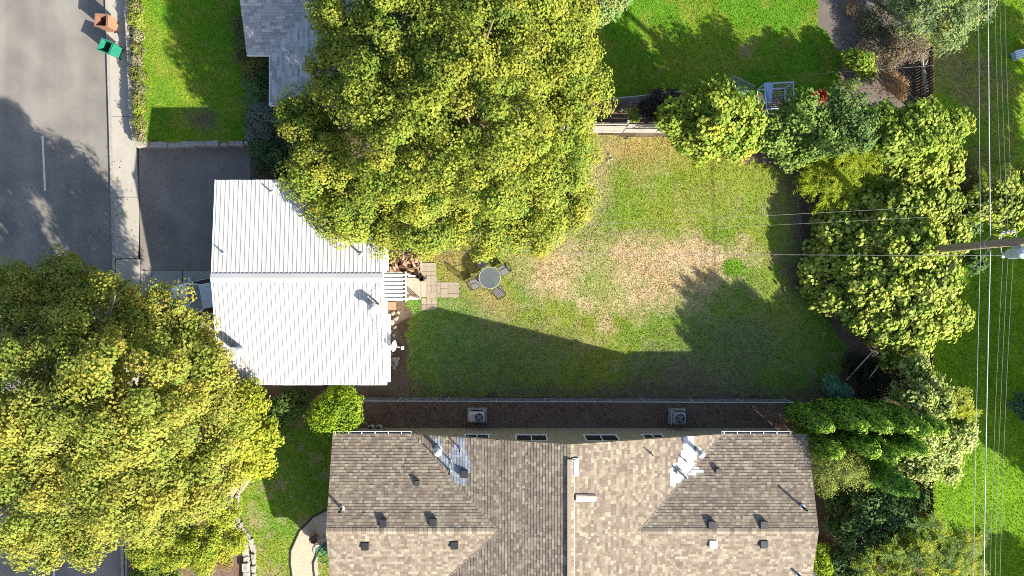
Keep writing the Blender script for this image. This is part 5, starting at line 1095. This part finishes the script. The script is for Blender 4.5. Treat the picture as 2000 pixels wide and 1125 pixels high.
plant('leafy_shrub', 'dark green shrub under the wooden pole', 'shrub', (1870, 450), [(1870, 445, .7, .7), (1890, 435, .8, .6), (1905, 510, .5, .5)], 68, .04, spacing=.3, cr=.3, kleaf=30, ls=.13, pal=[(.08, .17, .05), (.12, .2, .06)], shape='round')
TW = [(.20, .165, .13), (.26, .21, .16), (.15, .13, .1)]
for k, (lab, base, lobes, pal, ls) in enumerate([
    ('rust brown dead bush near the pale bare log', (1738, 172), [(1745, 165, 1.1, .55), (1735, 150, 1.2, .35), (1755, 180, 1.0, .4)], [(.36, .22, .13), (.3, .19, .11), (.4, .27, .17)], .12),
    ('straw coloured twiggy bush above the dead bush', (1765, 95), [(1770, 80, 1.4, .75), (1790, 95, 1.3, .6), (1750, 100, 1.2, .6)], TW + [(.3, .24, .15)], .14),
    ('grey twiggy bush in the corner dirt yard', (1715, 105), [(1715, 105, .8, .6), (1740, 110, .9, .5), (1690, 95, .6, .4)], TW, .12),
    ('small rusty weed on the grey dirt', (1662, 18), [(1665, 18, .4, .45)], [(.22, .14, .08), (.17, .13, .08)], .1),
    ('dark scrub along the dirt yard fence', (1700, 50), [(1700, 45, .6, .6), (1725, 20, .8, .6), (1735, 60, .7, .5)], [(.08, .11, .05), (.1, .13, .06)], .12)]):
    plant('twiggy_bush', lab, 'bush', base, lobes, 70 + k, .03, 'dry bushes in the corner yard', spacing=.27, cr=.28, kleaf=34, ls=ls, asp=.25, pal=pal, gap=.05, jit=1.3)
plant('small_bush', 'fresh green bush at the edge of the dirt yard', 'bush', (1672, 125), [(1685, 125, 1.3, .5), (1665, 115, 1.1, .4), (1695, 140, 1.2, .35)], 76, .03, spacing=.28, cr=.27, kleaf=30, ls=.14, pal=BL)
plant('willow_tree', 'grey green tree at the top right corner yard', 'tree', (1800, 70), [(1800, 30, 3.0, 1.0), (1860, 35, 3.2, 1.1), (1820, -20, 3.4, 1.3), (1900, 10, 3.0, .9), (1770, 0, 2.6, .8), (1850, 80, 2.6, .6)], 77, .09, spacing=.36, cr=.36, kleaf=34, ls=.17, asp=.35, pal=[(.14, .22, .1), (.19, .27, .12), (.26, .31, .1)], droop=.5)
plant('top_shrub', 'flowering shrub at the top beside the maple', 'shrub', (1165, 20), [(1180, 15, 1.0, .7), (1140, 25, 1.1, .7), (1210, 5, .9, .5), (1160, 45, .8, .4)], 78, .04, spacing=.28, cr=.27, kleaf=30, ls=.12, pal=[(.2, .32, .12), (.25, .38, .15), (.3, .28, .08)])
plant('garden_plant', 'small yellow green plant inside the wire cage', 'plant', (1238, 226), [(1236, 224, .6, .3)], 79, .02, spacing=.2, cr=.2, kleaf=24, ls=.12, pal=[(.3, .36, .05)])
plant('purple_shrub', 'dark purple shrub in the shaded garden behind the plank fence', 'shrub', (1292, 212), [(1290, 205, .9, .7), (1270, 215, .8, .5), (1310, 195, .8, .5)], 80, .03, spacing=.28, cr=.27, kleaf=30, ls=.11, pal=[(.06, .045, .05), (.08, .06, .055)])
plant('leafy_shrub', 'blue green shrub cut by the right picture edge', 'shrub', (1992, 785), [(1998, 785, .9, .6), (2010, 800, .9, .6)], 81, .04, spacing=.28, cr=.27, kleaf=34, ls=.1, pal=[(.08, .18, .1), (.1, .2, .1)])
# conifers beside the tan house
AV = [(.10, .235, .04), (.065, .17, .035), (.14, .28, .045)]
for k, (px, py, h, r_) in enumerate([(1542, 798, 4.4, .50), (1584, 794, 5.2, .52), (1617, 790, 5.6, .52), (1650, 792, 5.9, .52), (1682, 794, 6.0, .5), (1712, 798, 5.6, .48), (1556, 846, 4.7, .5), (1602, 834, 5.4, .5), (1638, 836, 5.6, .5), (1674, 832, 5.8, .48)]):
    w_ = ['leftmost in the upper row', 'second in the upper row', 'third in the upper row', 'fourth in the upper row', 'fifth in the upper row', 'rightmost in the upper row', 'leftmost in the lower row', 'second in the lower row', 'third in the lower row', 'rightmost in the lower row'][k]
    b = W(px, py); root = empty('arborvitae', b, f'columnar green conifer beside the tan house, {w_}', 'conifer', 'conifer hedge beside the tan house')
    Lb = [(b.x, b.y, h * .3, r_, r_, h * .34), (b.x + random.uniform(-.1, .1), b.y + random.uniform(-.1, .1), h * .58, r_ * .9, r_ * .9, h * .3), (b.x + random.uniform(-.12, .12), b.y + random.uniform(-.12, .12), h * .8, r_ * .62, r_ * .62, h * .2)]
    V, F, col = crown(Lb, np.random.default_rng(90 + k), spacing=.27, cr=.24, kleaf=36, ls=.15, asp=.42, pal=AV, low=-.7, gap=.03, upright=True, tips=(.38, .50, .03))  # bright outer leaves include the sunlit edges of the hedge as colour
    npmesh('crown', V - np.array(b), F, M_NEEDLE, root, col); MB().tube([(0, 0, -.1), (0, 0, h * .8)], [.09, .03], 7).build('trunk', M_TRUNK, root)
for k, (px, py, h, r_, lab) in enumerate([(1662, 898, 5.6, .75, 'lone dark pointed conifer below the conifer hedge')]):
    b = W(px, py); root = empty('arborvitae', b, lab, 'conifer'); Lb = [(b.x, b.y, h * .3, r_, r_, h * .34), (b.x, b.y, h * .58, r_ * .7, r_ * .7, h * .3), (b.x, b.y, h * .82, r_ * .36, r_ * .36, h * .2)]
    V, F, col = crown(Lb, np.random.default_rng(120 + k), spacing=.27, cr=.24, kleaf=36, ls=.15, asp=.42, pal=AV, low=-.7, gap=.03, upright=True, tips=(.16, .28, .03)); npmesh('crown', V - np.array(b), F, M_NEEDLE, root, col); MB().tube([(0, 0, -.1), (0, 0, h * .8)], [.09, .03], 7).build('trunk', M_TRUNK, root)
plant('juniper', 'small blue green juniper above the conifer hedge', 'shrub', (1625, 755), [(1630, 760, .9, .5), (1620, 750, .7, .45), (1645, 765, .8, .4)], 130, .04, m=M_NEEDLE, spacing=.25, cr=.24, kleaf=36, ls=.12, asp=.3, pal=[(.09, .22, .13), (.11, .25, .15)], upright=True)
plant('golden_conifer', 'tufted golden conifer at the right end of the tan house', 'shrub', (1600, 895), [(1615, 885, 2.9, .7), (1655, 905, 3.6, .8), (1640, 930, 3.1, .7), (1605, 915, 2.7, .55), (1680, 930, 3.0, .5), (1612, 945, 1.9, .4), (1625, 905, 3.6, .6)], 131, .07, m=M_NEEDLE, spacing=.52, cr=.4, kleaf=130, ls=.11, asp=.25, pal=[(.15, .20, .035), (.10, .15, .03), (.20, .24, .04)], tips=(.34, .37, .06))
plant('variegated_tree', 'creamy white leaved tree by the dark picket fence', 'tree', (1725, 830), [(1800, 850, 3.8, 1.0), (1840, 870, 3.4, .9), (1800, 910, 3.2, .9), (1850, 910, 2.8, .7), (1795, 780, 3.3, .8), (1830, 790, 3.4, .7), (1820, 755, 3.0, .6), (1760, 890, 2.8, .6), (1790, 720, 2.6, .6), (1770, 760, 2.6, .6), (1868, 848, 2.8, .9), (1862, 790, 2.6, .7)], 132, .08, spacing=.34, cr=.32, kleaf=36, ls=.15, pal=[(.30, .37, .11), (.22, .31, .06), (.42, .45, .2), (.15, .25, .04)], tips=(.60, .61, .30), sunward=.4)
plant('yellow_sumac', 'spiky yellow green tree above the creamy leaved one', 'tree', (1795, 800), [(1865, 800, 2.8, .7), (1850, 830, 2.6, .5)], 133, .05, spacing=.4, cr=.42, kleaf=5, ls=.15, asp=.32, pal=[(.33, .37, .03), (.27, .33, .03)], shape='frond', gap=0)
plant('shade_leaves', 'low dark leaves added in place of deep shade below the vine mound', 'shade filler', (1700, 735), [(1690, 725, .25, .6), (1720, 740, .3, .7), (1735, 765, .3, .6), (1665, 710, .2, .5), (1750, 735, .3, .6), (1700, 765, .25, .5)], 138, .03, spacing=.26, cr=.24, kleaf=26, ls=.1, pal=[(.035, .06, .025), (.05, .075, .03), (.06, .05, .03)])  # near-black leaves added over lit ground to stand in for deep shade
plant('broadleaf_thicket', 'dark broad leaved thicket right of the tan house', 'thicket', (1690, 1000), [(1700, 985, 1.7, 0.8), (1680, 1020, 1.6, 0.7), (1740, 1000, 1.8, 0.9), (1720, 1050, 1.7, 0.8), (1770, 1030, 1.7, 0.7), (1660, 1060, 1.4, 0.5), (1790, 980, 1.5, 0.5), (1690, 1080, 1.5, 0.6), (1640, 985, .7, .6), (1650, 1035, .7, .6), (1640, 1090, .6, .6), (1622, 960, .5, .4), (1665, 1120, .7, .6), (1625, 1020, .4, .4), (1635, 1130, .6, .5)], 134, .04, spacing=.32, cr=.3, kleaf=32, ls=.15, pal=[(.08, .15, .05), (.06, .12, .04), (.11, .19, .06)])  # low lobes on the left added to darken soil meant to be shaded
plant('yellow_sumac', 'sprawling yellow green sumac at the bottom right', 'tree', (1790, 1080), [(1760, 1080, 2.5, 0.8), (1810, 1050, 2.7, 0.8), (1850, 1090, 2.6, 0.9), (1800, 1110, 2.7, 0.9), (1720, 1110, 2.3, 0.7), (1890, 1060, 2.2, 0.6), (1880, 1115, 2.3, 0.7), (1770, 1150, 2.5, 0.9), (1850, 1150, 2.5, 0.9)], 135, .06, spacing=.42, cr=.44, kleaf=5, ls=.15, asp=.3, pal=[(.26, .31, .03), (.33, .36, .03), (.18, .26, .04), (.12, .2, .05)], shape='frond', gap=.05)
plant('hedge_shrub', 'lime hedge at the lower right corner of the tan house', 'shrub', (1604, 1095), [(1603, 1075, .7, .4), (1606, 1100, .8, .45), (1608, 1125, .8, .45)], 136, .03, spacing=.22, cr=.2, kleaf=34, ls=.1, pal=[(.3, .42, .03), (.26, .37, .03)])
# trees standing just outside the picture whose shade falls into it
for k, (px, py, lobes) in enumerate([(2260, 1060, [(0, 0, 6.5, 2.4), (-1.5, 1.2, 5.5, 1.8), (1.5, -1, 5.5, 2.0), (0.5, 2, 6.2, 1.8), (-1.2, 3.4, 6, 1.9), (1.4, 4.2, 6.2, 2.0), (-2.6, 1.8, 5.2, 1.6)]), (2330, 790, [(0, 0, 6.5, 2.2), (-1, 1.5, 5.5, 1.8), (1, -1.6, 5.8, 2.0)]), (2200, 470, [(0, 0, 6, 1.7), (.3, 2.2, 5.6, 1.5), (-.2, 4.4, 5.6, 1.6), (.8, -1.6, 5.4, 1.2)]), (440, 1385, [(0, 0, 6.5, 2.2), (-1.6, -.5, 5.5, 1.9), (1.2, .8, 5.5, 1.5)]), (2215, 1345, [(0, 0, 5, 1.6), (1, .8, 4.5, 1.3)])]):
    b = W(px, py); root = empty('shade_tree', b, ['tree beyond the right edge shading the middle of the right lawn', 'tree beyond the right edge shading the pole', 'thin tree beyond the right edge dappling the upper right lawn', 'tree below the picture shading the road at lower left', 'tree beyond the lower right corner shading the lawn corner'][k], 'tree', 'trees just beyond the picture edge')
    Lb = [(b.x + x, b.y + y, z, r_, r_, r_ * .85) for x, y, z, r_ in lobes]; V, F, col = crown(Lb, np.random.default_rng(150 + k), spacing=.5, cr=.5, kleaf=34, ls=.24, pal=GM_, gap=.12 if k < 2 else .2)
    npmesh('crown', V - np.array(b), F, M_LEAF, root, col); MB().tube([(0, 0, -.1), (0, 0, 3), (0, 0, 6)], [.25, .2, .1], 9).build('trunk', M_TRUNK, root)

# fallen leaves near the maples
def litter(label, n, boxes, seed, pal=((.30, .22, .06), (.24, .15, .06), (.34, .30, .06))):
    r = np.random.default_rng(seed); P = []
    for (x0, y0, x1, y1, h) in boxes:
        m = int(n * (x1 - x0) * (y1 - y0) / sum((b[2] - b[0]) * (b[3] - b[1]) for b in boxes)); px = r.uniform(x0, x1, m); py = r.uniform(y0, y1, m)
        for a, b in zip(px, py): P.append(tuple(W(a, b, h)))
    P = np.array(P); m = len(P); N = norm(np.array((0, 0, 1.0)) + r.normal(size=(m, 3)) * .3); T = unit(m, r); L = r.uniform(.05, .12, m)
    V, F, k = leaf_geo(P, N, T, L, L * .7, 'leaf', .15); c = np.array(pal)[r.integers(0, len(pal), m)] * r.uniform(.6, 1.2, (m, 1))
    o = npmesh('fallen_leaves', V, F, M_LEAF, None, np.repeat(c, k, 0)); tag(o, label, 'leaves', None, 'stuff')
litter('scattered fallen leaves along the kerb and driveway', 130, [(200, 260, 216, 560, -.1), (262, 292, 490, 300, .02), (262, 300, 290, 520, .02), (300, 300, 480, 520, .02), (216, 300, 265, 520, .025)], 201)
litter('fallen leaves on the lawn below the middle maple', 500, [(850, 490, 1160, 545, .04), (1130, 380, 1180, 500, .04), (770, 590, 820, 760, .03)], 202)
litter('dry leaf litter in the mulch strip and under the thicket', 1500, [(700, 790, 1530, 832, .03), (1600, 680, 1780, 780, .03), (1640, 60, 1790, 220, .03)], 203, ((.2, .14, .09), (.26, .19, .12), (.14, .1, .07)))
